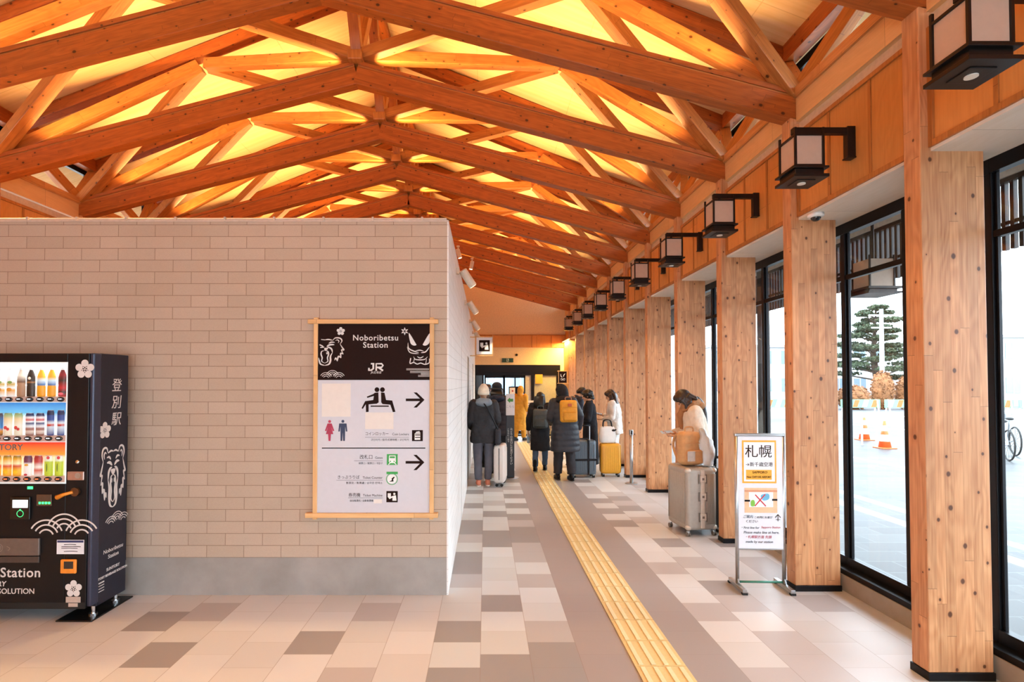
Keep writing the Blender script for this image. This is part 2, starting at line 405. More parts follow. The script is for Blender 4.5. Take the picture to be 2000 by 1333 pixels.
# upper wall build-up along both long sides; windows, curb and soffit on the right
def long_wall(side, sgn, xin):
    """xin: inner face of the columns, sgn: outward direction"""
    X = lambda a: xin+sgn*a
    def bx(mb, a0, a1, y0, y1, z0, z1): mb.box(min(X(a0), X(a1)), max(X(a0), X(a1)), y0, y1, z0, z1)
    p = MB(); bx(p, .06, .10, YBACK, YEND, 2.99, 3.66)
    if side == 'left': bx(p, .06, .10, YBACK, YEND, 0, 2.99)
    w = structure(p.build('wall_'+side, M_panel), 'honey plywood wall panels above the '+('windows' if side == 'right' else 'low room on the left'), 'wall')
    t = MB()
    bx(t, .045, .09, YBACK, YEND, 3.64, 3.67); bx(t, .045, .09, YBACK, YEND, 2.985, 3.02)
    for n in range(-5, 12):
        for q in (.40, .81): bx(t, .052, .07, fy(n)+.06+q-.0125, fy(n)+.06+q+.0125, 3.02, 3.64)
        bx(t, .045, .07, fy(n)+.12, fy(n)+.15, 3.02, 3.64); bx(t, .045, .07, fy(n)-.03, fy(n), 3.02, 3.64)
    structure(t.build('trim_2' if side == 'right' else 'trim_3', M_batten), 'dark timber battens framing the plywood panels on the %s wall' % side, 'trim')
    u = MB(); bx(u, .075, .10, YBACK, YEND, 3.67, 3.755)
    structure(u.build('trim_4' if side == 'right' else 'trim_5', plain('pale_board', '#cdb79d', .6)), 'pale recessed board above the panels on the %s wall' % side, 'trim')
    u = MB(); bx(u, .05, .10, YBACK, YEND, 3.765, 3.955)
    structure(u.build('trim_6' if side == 'right' else 'trim_7', wood('fascia_'+side, '#dfae76', '#cf9c64', '#b98450', .8, .5, 0, 'Y', .15)), 'wide smooth timber fascia board on the %s wall' % side, 'trim')
    u = MB(); bx(u, .03, .15, YBACK, YEND, 3.955, 4.035)
    structure(u.build('trim_8' if side == 'right' else 'trim_9', wood('plate_'+side, '#c98b54', '#a5683a', '#5e3418', .2, .5, .3, 'Y')), 'timber wall plate under the clerestory on the %s wall' % side, 'trim')
long_wall('right', 1, XR); long_wall('left', -1, XL)
s = MB().box(XR+.06, 3.02, YBACK, YEND, 2.965, 2.985)
structure(s.build('trim_10', wood('soffit_board', '#f2e8da', '#e6d8c3', '#b59a78', .6, .6, 0, 'Y', .2)), 'pale plywood soffit boards over the windows', 'trim')
structure(MB().box(2.85, 3.05, YBACK, YEND, -.1, .125).build('baseboard_right', m_concrete('concrete_curb', '#8d8171', '#a2978a')), 'low concrete curb under the window wall', 'baseboard')
rg = MB().box(-9.4, 4.1, YBACK-.12, YBACK, 2.4, 6.6).box(-9.4, -4.4, YBACK-.12, YBACK, 0, 2.4).box(2.0, 4.1, YBACK-.12, YBACK, 0, 2.4)
structure(rg.build('wall_rear', plain('rear_wall', '#d8cbb8', .7)), 'wall around the added glazing behind the camera', 'wall')
e = bpy.data.objects.new('window_19', None); COL.objects.link(e); e.location = (0, YBACK, 0); structure(e, 'unseen glazing behind the camera, added to let in daylight', 'window')  # unseen opening, added and sized to throw daylight on camera-facing surfaces
f = MB()
for k in range(8): x = -4.4+6.4*k/7; f.box(x-.03, x+.03, -.1, -.02, 0, 2.4)
f.box(-4.4, 2.0, -.1, -.02, 2.34, 2.4).build('window_frame', M_black, e); MB().box(-4.4, 2.0, -.065, -.06, 0, 2.4).build('pane', M_glass, e)

# windows: one per bay
def window(k, n):
    y0, y1 = fy(n)+.10, fy(n)+.10+BAY
    e = bpy.data.objects.new('window_%d' % k, None); COL.objects.link(e); e.location = (2.96, y0, .12)
    structure(e, ('tall black framed window between %s timber columns counted from the camera' % ORD[k-1]) if k < 12 else 'tall black framed window behind the camera', 'window')
    f = MB(); g = MB()
    def bb(x0, x1, ya, yb, z0, z1): f.box(x0-2.96, x1-2.96, ya-y0, yb-y0, z0-.12, z1-.12)
    bb(2.95, 3.0, y0, y0+.042, .12, 2.965); bb(2.95, 3.0, y0+.615, y0+.660, .12, 2.965)
    bb(2.95, 3.0, y1-.004, y1, .12, 2.965)
    bb(2.86, 3.03, y0, y1, .12, .165); bb(2.945, 3.005, y0, y1, .165, .235); bb(2.945, 3.005, y0, y1, 2.88, 2.965); bb(2.955, 2.995, y0, y1, 2.50, 2.54)
    for a, c in ((y0+.05, y0+.61), (y0+.665, y1-.004)):
        bb(2.965, 2.985, a, a+.018, .235, 2.88); bb(2.965, 2.985, c-.018, c, .235, 2.88)
    f.build('window_frame', M_black, e, .003)
    for a, c in ((y0+.05, y0+.61), (y0+.665, y1-.004)):
        for z0, z1 in ((.235, 2.50), (2.545, 2.88)):
            MB().box(2.973-2.96, 2.977-2.96, a-y0, c-y0, z0-.12, z1-.12).build('pane', M_glass, e)
ORD = ['the zeroth and first', 'the first and second', 'the second and third', 'the third and fourth', 'the fourth and fifth', 'the fifth and sixth', 'the sixth and seventh', 'the seventh and eighth', 'the eighth and ninth', 'the ninth and tenth', 'the tenth and eleventh', 'the eleventh and twelfth']
ORD[0] = 'the camera and the first of the'
for k in range(1, 12): window(k, k-1)
for k in range(12, 17): window(k, 11-k)
structure(MB().box(2.47, 2.95, fy(11)+.125, YEND, 0, 2.96).build('wall_end_bay', wood('end_bay_panel', '#DDA674', '#B97C4C', '#5C3420', .12, .42, .3)), 'timber lined end bay beside the far doors', 'wall')

# columns
WORDS = ['first', 'second', 'third', 'fourth', 'fifth', 'sixth', 'seventh', 'eighth', 'ninth', 'tenth', 'eleventh', 'twelfth']
notes = {1: 'nearest to the camera at right edge', 2: 'just behind the white notice stand', 3: 'partly hidden by the white notice stand', 4: 'behind the woman in the beige coat', 5: 'beside the silver barrier post, nearer one',
         6: 'beside the yellow suitcase', 7: 'seventh from the camera along the windows', 8: 'eighth from the camera along the windows', 9: 'ninth from the camera along the windows', 10: 'tenth from the camera along the windows', 11: 'last one before the far doors'}
for n in range(1, 12):
    e = thing('timber_column', 'flat laminated timber column, %s' % notes[n], 'column', (XR, fy(n), 0), 0, 'timber columns along the window wall')
    o = MB().box(0, .36, 0, .12, .045, 3.80).build('shaft', M_column, e, .006)
    MB().box(-.006, .366, -.006, .126, 0, .045).build('base_plate', M_black, e, .002)
# left side posts above the block
for n in range(3, 12):
    e = thing('timber_post', 'timber post on the left wall under the %s visible truss end' % WORDS[n-3], 'post', (XL-.056, fy(n), BLK_H+.013))
    MB().box(0, .056, 0, .12, 0, 3.80-BLK_H).build('shaft', M_column, e, .004)

# far wall with the door opening
DX0, DX1, DZ = -.34, 2.36, 2.23
g = MB()
def roof_z(x): return 6.47-.4*abs(x-XC)
g.prism([(-5.6, 2.76), (3.1, 2.76), (3.1, roof_z(3.1)), (XC, roof_z(XC)), (-5.6, roof_z(-5.6))], YEND, YEND+.15, Matrix(((1, 0, 0, 0), (0, 0, 1, 0), (0, 1, 0, 0), (0, 0, 0, 1))))
structure(g.build('wall_far', plain('gable_plaster', '#e2c6a0', .8)), 'plain plaster gable above the far doors', 'wall')
structure(MB().box(-5.6, DX0, YEND, YEND+.15, 0, 2.76).box(DX1, 3.1, YEND, YEND+.15, 0, 2.76).box(DX0, DX1, YEND, YEND+.15, DZ, 2.76).build('wall_header', plain('header_paint', '#e6cfa4', .75)), 'cream wall panel over the far sliding doors', 'wall')
p = MB().box(-.3, XR+.06, YEND-.03, YEND, 2.78, 3.15)
structure(p.build('wall_far_panels', M_panel), 'row of plywood panels across the far wall', 'wall')
t = MB().box(-.3, XR+.06, YEND-.045, YEND-.03, 3.15, 3.18)
for x in (.22, .84, 1.46, 2.08): t.box(x-.015, x+.015, YEND-.045, YEND-.03, 2.78, 3.15)
structure(t.build('trim_11', M_batten), 'timber battens between the far wall panels', 'trim')
# ------------------------------------------------------------------ roof: chevron chords, tetrahedral struts, rafters, ceiling boards
Rz = lambda x: 6.36-.40*abs(x-XC)
EX = 2.83
ceil = MB()
for sg in (1, -1):
    ov = 4.85 if sg > 0 else 5.7; xe = XC+sg*ov
    a, b2 = Vector((XC, 0, Rz(XC)+.085)), Vector((xe, 0, 6.36-.4*ov+.085))
    poly = [(a.x, a.z), (b2.x, b2.z), (b2.x, b2.z+.12), (a.x, a.z+.12)]
    ceil.prism(poly, YBACK, YEND+.05, Matrix(((1, 0, 0, 0), (0, 0, 1, 0), (0, 1, 0, 0), (0, 0, 0, 1))))
structure(ceil.build('ceiling', m_ceiling()), 'sloping plywood ceiling boards glowing above the trusses', 'ceiling')
AP = lambda n: Vector((XC, cy(n), 4.93))
WR = lambda n: Vector((XR+.07, cy(n), 3.90)); WL = lambda n: Vector((XL-.07, cy(n), 3.90))
KR = lambda n: Vector((.90, cy(n)+BAY/2, 5.42)); KL = lambda n: Vector((-3.34, cy(n)+BAY/2, 5.42))
RG = lambda n: Vector((XC, cy(n)+BAY/2, 6.28))
ER = lambda n: Vector((EX, cy(n)+BAY/2, 4.68)); EL = lambda n: Vector((2*XC-EX, cy(n)+BAY/2, 4.68))
up = Vector((0, 0, 1))
M_led = plain('led_channel', '#ffc978', .5, 0, .02, emit=6)
vis = {2: 'nearest roof truss, crossing the top of the photo', 3: 'second roof truss, its apex at the top centre', 4: 'third roof truss from the camera', 5: 'fourth roof truss from the camera', 6: 'fifth roof truss from the camera', 7: 'sixth roof truss from the camera', 8: 'seventh roof truss from the camera', 9: 'eighth roof truss, far down the hall', 10: 'ninth roof truss, far down the hall', 11: 'last roof truss before the far gable'}
def truss(n):
    T = thing('roof_truss', ('laminated timber ' + vis[n]) if n in vis else 'laminated timber roof truss above or behind the camera', 'roof truss', (XC, cy(n), 0), 0, 'timber roof trusses')
    for w in (WR(n), WL(n)):
        d = (AP(n)-w).normalized(); nrm = Vector((0, 0, 1))-d*d.z; nrm.normalize()
        e0 = w-d*.06
        c = beam('chord', e0-nrm*.03, AP(n)-nrm*.03, .12, .185, M_truss, T, .005)
        r = beam('shadow_groove', e0+nrm*.070, AP(n)+nrm*.070, .10, .016, M_batten, T, 0)
        k = beam('cap_strip', e0+nrm*.098, AP(n)+nrm*.098, .12, .042, M_truss, T, .004)
        # LED strip light lying on top of the chord
        q0 = w.lerp(AP(n), .16)+nrm*.126; q1 = w.lerp(AP(n), .95)+nrm*.126
        beam('light_channel', q0, q1, .030, .012, M_steel, T, 0)
        L = bpy.data.lights.new('led_strip', 'AREA'); L.shape = 'RECTANGLE'; L.size = .05; L.size_y = (q1-q0).length
        L.energy = LED_POWER; L.color = LED_COLOR; L.spread = math.radians(118)
        o = bpy.data.objects.new('led_strip', L); COL.objects.link(o); o.parent = T
        mid = (q0+q1)/2+nrm*.012; y = d; z = -nrm; x = y.cross(z)
        Mx = Matrix((x, y, z)).transposed().to_4x4(); Mx.translation = mid-T.location; o.matrix_local = Mx
    b = MB().box(-.075, .075, -.13, .13, .095, .20).build('node_block', M_strut, T, .01); b.matrix_local = Matrix.Translation((0, 0, 4.93))
    if n > 11: return
    def st(nm, a, b, w=.105, h=.12, s0=.1, s1=.05, m=M_strut):
        d = (b-a).normalized(); return beam(nm, a+d*s0, b-d*s1, w, h, m, T, .005)
    for K, Wn in ((KR(n), WR), (KL(n), WL)):
        for m in (n, n+1):
            st('apex_strut', AP(m)+up*.19, K, s0=0)
            st('wall_strut', Wn(m)+up*.10, K, .12, .12, .04)
    for m in (n, n+1): st('king_strut', AP(m)+up*.20, RG(n), .11, .11, .0)
    for E in (ER(n), EL(n)):
        beam('rafter', RG(n)+up*.06, E+up*.02, .12, .14, M_truss, T, .005)
        for m in (n, n+1):
            Wm = WR(m) if E.x > 0 else WL(m)
            st('clerestory_strut', Wm+up*.15+Vector((.05 if E.x > 0 else -.05, 0, 0)), E-up*.05, .10, .12, 0, 0)
for n in range(-3, 13): truss(n)
# node blocks where struts meet the chord apex
rb = beam('ridge_beam', (XC, YBACK, 6.38), (XC, YEND, 6.38), .12, .16, M_truss, None); structure(rb, 'long timber ridge beam at the top of the ceiling', 'beam')
for sg, x in ((1, EX), (-1, 2*XC-EX)):
    e = beam('eave_purlin', (x, YBACK, 4.73), (x, YEND, 4.73), .12, .20, M_truss, None)
    structure(e, 'timber eave purlin over the %s clerestory' % ('right window' if sg > 0 else 'left wall'), 'beam')
    g = MB(); xo = x+sg*.12
    g.box(min(xo, xo+.01), max(xo, xo+.01), YBACK, YEND, 4.03, 4.63)
    structure(g.build('window_%d' % (17 if sg > 0 else 18), M_glass), 'long clerestory glazing under the %s eave' % ('right' if sg > 0 else 'left'), 'window')
    f = MB()
    for k in range(-4, 12): f.box(min(xo-.02, xo+.03), max(xo-.02, xo+.03), cy(k)+BAY/2-.02, cy(k)+BAY/2+.02, 4.03, 4.66)
    f.box(min(xo-.02, xo+.03), max(xo-.02, xo+.03), YBACK, YEND, 4.0, 4.05).box(min(xo-.02, xo+.03), max(xo-.02, xo+.03), YBACK, YEND, 4.58, 4.66)
    structure(f.build('trim_%d' % (12 if sg > 0 else 13), M_black), 'black frame of the %s clerestory glazing' % ('right' if sg > 0 else 'left'), 'trim')
# ------------------------------------------------------------------ wall lanterns
M_paper = plain('lantern_paper', '#bfa795', .6, 0, .03)
M_lens = plain('lamp_lens', '#e8e4da', .2, 0, .02)
def lantern(n, label):
    T = thing('wall_lantern', label, 'lantern', (2.16, cy(n)+.56, 3.02), 0, 'paper lanterns along the window wall')
    f = MB(); h = .0925
    for sx in (-1, 1):
        for sy in (-1, 1): f.cbox((sx*h, sy*h, .205), (.014, .014, .27))
    for z in (.085, .292):
        for s in (-1, 1):
            f.cbox((0, s*h, z), (2*h, .012, .014)); f.cbox((s*h, 0, z), (.012, 2*h, .014))
    f.build('frame', M_dark, T, .001)
    b = MB().cbox((0, 0, .068), (.235, .235, .014)).cbox((0, 0, .042), (.19, .19, .04)).cbox((0, 0, .012), (.235, .235, .02)).cbox((0, 0, .0), (.12, .12, .006))
    b.build('base', M_dark, T, .002)
    MB().cyl((0, 0), .026, -.008, .004, 20).build('downlight', M_lens, T)
    L = bpy.data.lights.new('downlight_lamp', 'SPOT'); L.energy = 26; L.color = (1, .66, .33); L.spot_size = 1.9; L.spot_blend = .6; L.shadow_soft_size = .025
    o = bpy.data.objects.new('downlight_lamp', L); COL.objects.link(o); o.parent = T; o.location = (0, 0, -.03)
    MB().box(-h+.004, h-.004, -h+.004, h-.004, .085, .290).build('shade', M_paper, T)
    MB().cyl((0, 0), .012, .29, .335, 12).cbox((0, 0, .292), (.17, .03, .008)).build('hanger', M_dark, T)
    MB().box(-.06, .325, -.019, .019, .335, .378).build('arm', M_dark, T, .003)
    MB().box(.305, .360, -.024, .024, .17, .385).box(.30, .36, -.030, .030, .165, .175).build('bracket', M_dark, T, .003)
lw = ['largest wall lantern, at the top right corner of the photo', 'second wall lantern, beside the dome camera', 'third wall lantern from the camera', 'fourth wall lantern from the camera', 'fifth wall lantern from the camera', 'sixth wall lantern from the camera', 'seventh wall lantern from the camera', 'eighth wall lantern from the camera', 'ninth wall lantern, second from the far doors', 'tenth wall lantern, the one nearest the far doors']
for i, l in enumerate(lw): lantern(i, 'dark framed paper ' + l)
# ------------------------------------------------------------------ dome camera, spotlights
T = thing('dome_camera', 'small white dome camera under the soffit beside the second column', 'security camera', (2.56, 4.06, 2.965))
MB().lathe([(.0, 0), (.055, 0), (.058, -.018), (.05, -.03), (.0, -.03)]).build('housing', M_white, T, 0, True)
MB().ell((0, 0, -.03), (.036, .036, .03)).build('dome', plain('smoked_dome', '#1b1b1f', .1), T, 0, True)
M_spot = plain('spot_beige', '#d8c7b2', .45); M_glow = plain('spot_glow', '#ffe6c0', .4, 0, .01, emit=5)
def spot(loc, label, aim, mount, energy=30):
    T = thing('spotlight', label, 'spotlight', loc, 0, 'beige spotlights')
    d = Vector(aim).normalized(); a = Vector(mount)
    MB().cbox(a, (.03, .06, .06) if abs(mount[0]) > abs(mount[2]) else (.06, .06, .03)).build('mount', M_spot, T, .004)
    MB().tube([a, (0, 0, 0)], .011, 8).build('stem', M_spot, T)
    MB().tube([d*-.05, d*-.045, d*.14], [.03, .042, .042], 18).build('barrel', M_spot, T)
    MB().tube([d*.1405, d*.143], .034, 18).build('lamp_glass', M_glow, T)
    L = bpy.data.lights.new('spot_lamp', 'SPOT'); L.energy = energy; L.color = (1, .82, .55); L.spot_size = 1.5; L.shadow_soft_size = .03
    o = bpy.data.objects.new('spot_lamp', L); COL.objects.link(o); o.parent = T
    o.matrix_local = Matrix.Translation(d*.16) @ d.to_track_quat('-Z', 'Y').to_matrix().to_4x4()
for y, w in ((5.25, 'nearest spotlight'), (7.3, 'second spotlight'), (9.5, 'third spotlight'), (11.6, 'farthest spotlight')):
    spot((BLK_X+.10, y, 2.74), 'beige cylinder %s on the white passage wall' % w, (.55, .25, -.8), (-.074, 0, .03))
spot((-.30, cy(8), 4.36), 'small spotlight hanging from a truss far down the hall', (-.2, 0, -1), (0, 0, .10), 5)
spot((-.55, cy(7), 4.31), 'small spotlight half hidden behind the white wall top', (.3, 0, -1), (0, 0, .10), 5)

# downlights fixed to the rear face of the second truss: they light the floor in front of the block, the block edge shades its foot
for i, x in enumerate((-2.3, -3.5, -4.6)):
    zc_ = 4.93-.265*abs(x-XC)
    spot((x, cy(2)+.115, zc_+.12), 'small downlight on the rear of the second truss, %s from the apex' % ('nearest', 'middle one', 'farthest')[i], (0, -.02, -1), (0, -.045, .02), 160)
for o in bpy.data.lights:
    if o.name.startswith('spot_lamp') and o.energy > 70: o.color = (1, .60, .24); o.spot_size = 2.1; o.spot_blend = .5

# ------------------------------------------------------------------ tactile paving
ty = MB(); tb = MB()
for k in range(46):
    y0 = 1.0+.3*k
    if y0 > 14.6: break
    ty.box(.872, 1.168, y0+.002, y0+.298, .0005, .006)
    for j in range(4):
        x = .872+.037+j*.074
        tb.prism([(x-.014, y0+.012), (x+.014, y0+.012), (x+.014, y0+.288), (x-.014, y0+.288)], .006, .011)
M_tact = plain('tactile_yellow', '#dcc68e', .5, 0, .05, 60)
T = thing('tactile_paving', 'yellow ribbed tactile strip running down the floor to the far doors', 'tactile paving', (1.02, 1, 0))
for nm, mb in (('plate', ty), ('ribs', tb)):
    o = mb.build(nm, M_tact if nm == 'plate' else plain('tactile_rib', '#e8dcb2', .45, 0, .04, 60), T, 0 if nm == 'plate' else .003); o.matrix_local = Matrix.Translation((-1.02, -1, 0))

# ------------------------------------------------------------------ far sliding doors
e = bpy.data.objects.new('door_2', None); COL.objects.link(e); e.location = (1.0, YEND, 0); structure(e, 'black framed automatic glass doors at the end of the hall', 'door')
def D(mb, x0, x1, y0, y1, z0, z1): return mb.box(x0-1.0, x1-1.0, y0, y1, z0, z1)
f = MB()
D(f, DX0, DX1, .0, .12, 1.90, DZ); D(f, DX0, DX0+.04, 0, .12, 0, 1.9); D(f, -.10, -.05, 0, .12, 0, 1.9); D(f, 1.44, 1.54, 0, .12, 0, 1.9); D(f, 2.24, DX1, 0, .12, 0, 1.9); D(f, DX0, DX1, .0, .12, 0, .04)
D(f, -.03, 1.46, -.03, .0, 1.98, 2.0)
f.build('door_frame', M_black, e, .004)
def leaf(x0, x1, y):
    m = MB(); D(m, x0, x0+.045, y, y+.04, .05, 1.9); D(m, x1-.045, x1, y, y+.04, .05, 1.9); D(m, x0, x1, y, y+.04, 1.82, 1.9); D(m, x0, x1, y, y+.04, .05, .15)
    o = m.build('door_leaf', M_black, e, .003)
    D(MB(), x0+.045, x1-.045, y+.016, y+.022, .15, 1.82).build('pane', M_glass, o)
leaf(-.03, .60, .04); leaf(.58, 1.26, .04)
D(MB(), -.30, -.10, .05, .056, .04, 1.9).build('side_pane', plain('dark_glass', '#221b16', .15), e)
D(MB(), 1.26, 1.44, .05, .056, .04, 1.9).build('side_pane', plain('pale_screen', '#c8c2b4', .3), e)
D(MB(), 1.54, 2.24, .05, .056, .04, 1.9).build('side_pane', plain('grey_green_screen', '#b4b3a3', .3), e)
o = MB().box(1.57, 1.80, YEND-.006, YEND-.001, 1.64, 1.93).build('yellow_poster', plain('poster_yellow', '#e2b04c', .6)); tag(o, 'plain yellow poster on the grey pane beside the far doors', 'poster')
# exit sign, black sensor
T = thing('exit_sign', 'small dark green exit sign over the far doors', 'exit sign', (.70, YEND-.003, 2.375))
MB().box(-.18, .18, -.03, 0, -.065, .065).build('box', plain('exit_green', '#123f2c', .4), T, .003)
a = Art(); a.rect(-.035, -.05, .035, .05); a.disc((.0, .03), .012)
a.build('pictogram', plain('exit_white', '#cfe0d6', .5), T, facing((0, -.031, 0)))
o = Art(); o.poly([(-.02, .045), (.0, .03), (.012, .0), (.03, -.04), (.016, -.045), (0, -.02), (-.012, -.045), (-.025, -.045), (-.01, 0), (-.03, .0)])
o.disc((.0, .045), .010); o.build('running_figure', plain('exit_dark', '#0d2f20', .4), T, facing((0, -.0322, 0)))
T = thing('sensor', 'small black ceiling sensor on the cream wall over the far doors', 'sensor', (.985, YEND, 2.545))
MB().lathe([(0, 0), (.04, 0), (.035, .03), (0, .05)], M=Matrix.Rotation(PI/2, 4, 'X')).build('housing', M_black, T, 0, True)
# linear warm lamp of the end bay
T = thing('linear_lamp', 'glowing linear lamp under the soffit beside the far doors', 'lamp', (2.42, 15.2, 2.955))
MB().box(-.03, .03, 0, 1.25, -.02, 0).build('channel', M_steel, T)
MB().box(-.022, .022, .01, 1.24, -.026, -.02).build('diffuser', plain('lamp_glow', '#ffc766', .5, 0, .01, emit=9), T)
L = bpy.data.lights.new('lamp_light', 'AREA'); L.shape = 'RECTANGLE'; L.size = .05; L.size_y = 1.2; L.energy = 110; L.color = (1, .62, .18)
o = bpy.data.objects.new('lamp_light', L); COL.objects.link(o); o.parent = T; o.location = (0, .62, -.03)

# ------------------------------------------------------------------ hanging signs
M_ink = plain('sign_brown_black', '#22110c', .6, 0, .05, spec=.08); M_signwhite = plain('sign_white', '#dfdde0', .45, 0, .02); M_signwood = wood('sign_frame_wood', '#e3b47c', '#d39f63', '#b98450', .2, .5, 0)
def icon_ticket(a, x, y, s):
    """ticket machine pictogram in white on a dark square"""
    a.poly([(x-.38*s, y+.30*s), (x-.10*s, y+.30*s), (x-.10*s, y+.04*s), (x-.04*s, y-.12*s), (x-.22*s, y-.22*s), (x-.38*s, y-.02*s)])
    a.disc((x+.20*s, y+.24*s), .10*s); a.poly([(x+.05*s, y+.06*s), (x+.34*s, y+.12*s), (x+.40*s, y-.36*s), (x+.04*s, y-.36*s), (x+.04*s, y-.10*s), (x-.12*s, y-.10*s), (x-.12*s, y-.02*s)])
T = thing('projecting_sign', 'white projecting sign with ticket pictogram high on the passage wall', 'sign', (-.02, 10.0, 2.36))
MB().box(-.15, .15, -.012, .012, -.16, .16).build('panel', M_signwhite, T, .004)
MB().box(-.28, .17, -.014, .014, .16, .178).box(-.28, .17, -.014, .014, -.195, -.178).box(-.165, -.15, -.014, .014, -.19, .2).box(.15, .165, -.014, .014, -.19, .2).build('sign_frame', M_signwood, T, .002)
Art().rect(-.10, -.105, .105, .11).build('dark_square', M_ink, T, facing((0, -.0125, 0)))
a = Art(); icon_ticket(a, 0, 0, .2); a.build('pictogram', M_white, T, facing((0, -.0137, 0)))
T = thing('projecting_sign', 'small dark projecting sign with white mark on the golden end bay', 'sign', (2.29, fy(11)+.05, 1.83))
MB().box(-.115, .115, -.012, .012, -.17, .17).build('panel', M_ink, T, .003)
MB().box(-.16, .172, -.014, .014, .17, .19).box(-.16, .172, -.014, .014, -.19, -.17).box(-.13, -.115, -.014, .014, -.19, .20).box(.115, .13, -.014, .014, -.19, .20).build('sign_frame', M_signwood, T, .002)
a = Art(); a.stroke([(-.06, .10), (-.05, .02), (-.01, .0)], .022, True).stroke([(.07, .11), (.03, .06), (.02, .01)], .026, True).stroke([(-.07, -.06), (-.03, -.04), (0, -.07), (.03, -.04), (.07, -.06)], .014).stroke([(-.06, -.09), (0, -.085), (.06, -.09)], .010)
a.build('drawing', M_white, T, facing((0, -.0125, 0)))
T = thing('notice_board', 'dark monitor with a white paper taped on, hanging inside the far doors', 'monitor', (.93, YEND-.08, 1.40))
MB().box(-.20, .24, -.02, .02, -.13, .15).build('screen', M_black, T, .004)
MB().box(-.17, .0, -.0235, -.0205, -.10, .11).build('paper', M_white, T)
Art().disc((-.08, .01), .03).build('red_mark', plain('poster_red', '#b33a2a', .6), T, facing((0, -.0238, 0)))
MB().box(-.02, .02, .0, .015, .15, .55).build('hanger', M_black, T)
T = thing('leaflet_stand', 'white poster stand with blue pictures before the far doors', 'poster stand', (1.33, YEND-.45, 0))
MB().box(-.24, .24, -.02, .02, .33, 1.12).build('panel', M_white, T, .004)
MB().box(-.22, -.19, -.14, .14, 0, .03).box(.19, .22, -.14, .14, 0, .03).box(-.215, -.195, -.01, .01, 0, .4).box(.195, .215, -.01, .01, 0, .4).build('feet', M_black, T)
a = Art(); a.rect(-.22, .36, .22, .52); a.poly([(-.2, .62), (-.08, .80), (.06, .74), (.12, .58), (-.1, .56)], True); a.disc((.13, .73), .05); a.build('blue_picture', plain('poster_blue', '#5a7ba8', .6), T, facing((0, -.0205, 0)))
for k, (z, s) in enumerate(((1.04, 'TAKE FREE'), (.94, 'TRAVEL INFO'))): pass
a = Art(); a.stroke([(-.2, 1.05), (-.1, 1.07), (0, 1.04), (.1, 1.06), (.2, 1.05)], .012, smooth=False); a.stroke([(-.2, .98), (-.05, .96), (.1, .98), (.2, .97)], .014, smooth=False); a.stroke([(-.16, .90), (.02, .92), (.18, .90)], .02)
a.build('scribbles', M_ink, T, facing((0, -.0205, 0)))
# ------------------------------------------------------------------ the forecourt outside the windows
def m_pave():
    t = NT('forecourt_paving'); o = t.obj()
    bk = t.n('ShaderNodeTexBrick', {'offset': .5}, Vector=o, Scale=1.0, Color1=C('#414141'), Color2=C('#303031'), Mortar=C('#5a5a5a'))
    bk.inputs['Brick Width'].default_value = .6; bk.inputs['Row Height'].default_value = .3; bk.inputs['Mortar Size'].default_value = .006
    sp = t.n('ShaderNodeSeparateXYZ', i0=o); ln = t.math('LESS_THAN', t.math('ABSOLUTE', t.math('SUBTRACT', sp.outputs[0], 5.6)), .09)
    ln2 = t.math('LESS_THAN', t.math('ABSOLUTE', t.math('SUBTRACT', t.math('FRACT', t.math('DIVIDE', sp.outputs[0], 3.4)), .5)), .03)
    k = t.mix(t.math('MAXIMUM', ln, ln2), bk.outputs[0], C('#747372')); n = t.noise(o, 1.3, 3); k = t.mix(.35, k, t.ramp(n, [(.3, (.6, .6, .62)), (.7, (1, 1, 1))]), 'MULTIPLY')
    return t.fin(k, .5, 0, .3)
structure(MB().box(3.05, 16, -14, 40, -.16, -.06).build('ground', m_pave()), 'grey forecourt paving outside the windows', 'ground')
structure(MB().box(16, 90, -14, 95, -.17, -.09).build('road', plain('asphalt', '#5c5c5e', .7, 0, .12, 4)), 'asphalt road beyond the forecourt', 'road')
structure(MB().box(-30, 16, 40, 95, -.17, -.09).box(-10, 3.05, YEND+.2, 40, -.17, -.07).build('ground_far', plain('asphalt', '#5c5c5e', .7)), 'asphalt beyond the far doors', 'ground')
# canopy with dark slats
T = thing('canopy', 'station canopy with dark vertical slats seen through the windows', 'canopy', (4.7, 3, 2.8))
MB().box(-1.68, .10, -5, 14.5, .86, .96).box(-.05, .10, -5, 14.5, .70, .86).build('roof_slab', plain('canopy_white', '#c9c9c6', .6), T)
sl = MB()
for k in range(240): y = -4.6+k*.078; sl.box(-.02, .02, y, y+.036, .05, .70)
s_ = sl.build('slats', M_dark, T); s_['kind'] = 'stuff'
MB().box(-.012, .012, -5, 14.5, .0+.28, .31).box(-.03, .03, -5, 14.5, .66, .72).build('rail', M_dark, T)
for y in (-3.5, 1.2, 5.9, 10.6): MB().box(-.07, .07, y-.07, y+.07, -2.86, .86).build('post', M_dark, T)
T = thing('outdoor_lantern', 'dark box lantern hanging outside under the canopy slats', 'lantern', (4.28, 5.8, 2.62))
MB().box(-.13, .13, -.13, .13, .08, .38).build('shade', M_paper, T)
MB().box(-.18, .18, -.18, .18, .05, .075).box(-.15, .15, -.15, .15, .02, .05).box(-.18, .18, -.18, .18, 0, .02).box(-.14, -.125, -.14, -.125, .07, .42).box(.125, .14, -.14, -.125, .07, .42).box(-.14, -.125, .125, .14, .07, .42).box(.125, .14, .125, .14, .07, .42).build('frame', M_dark, T)
MB().cyl((0, 0), .015, .38, 1.038, 10).build('hanger', M_dark, T)
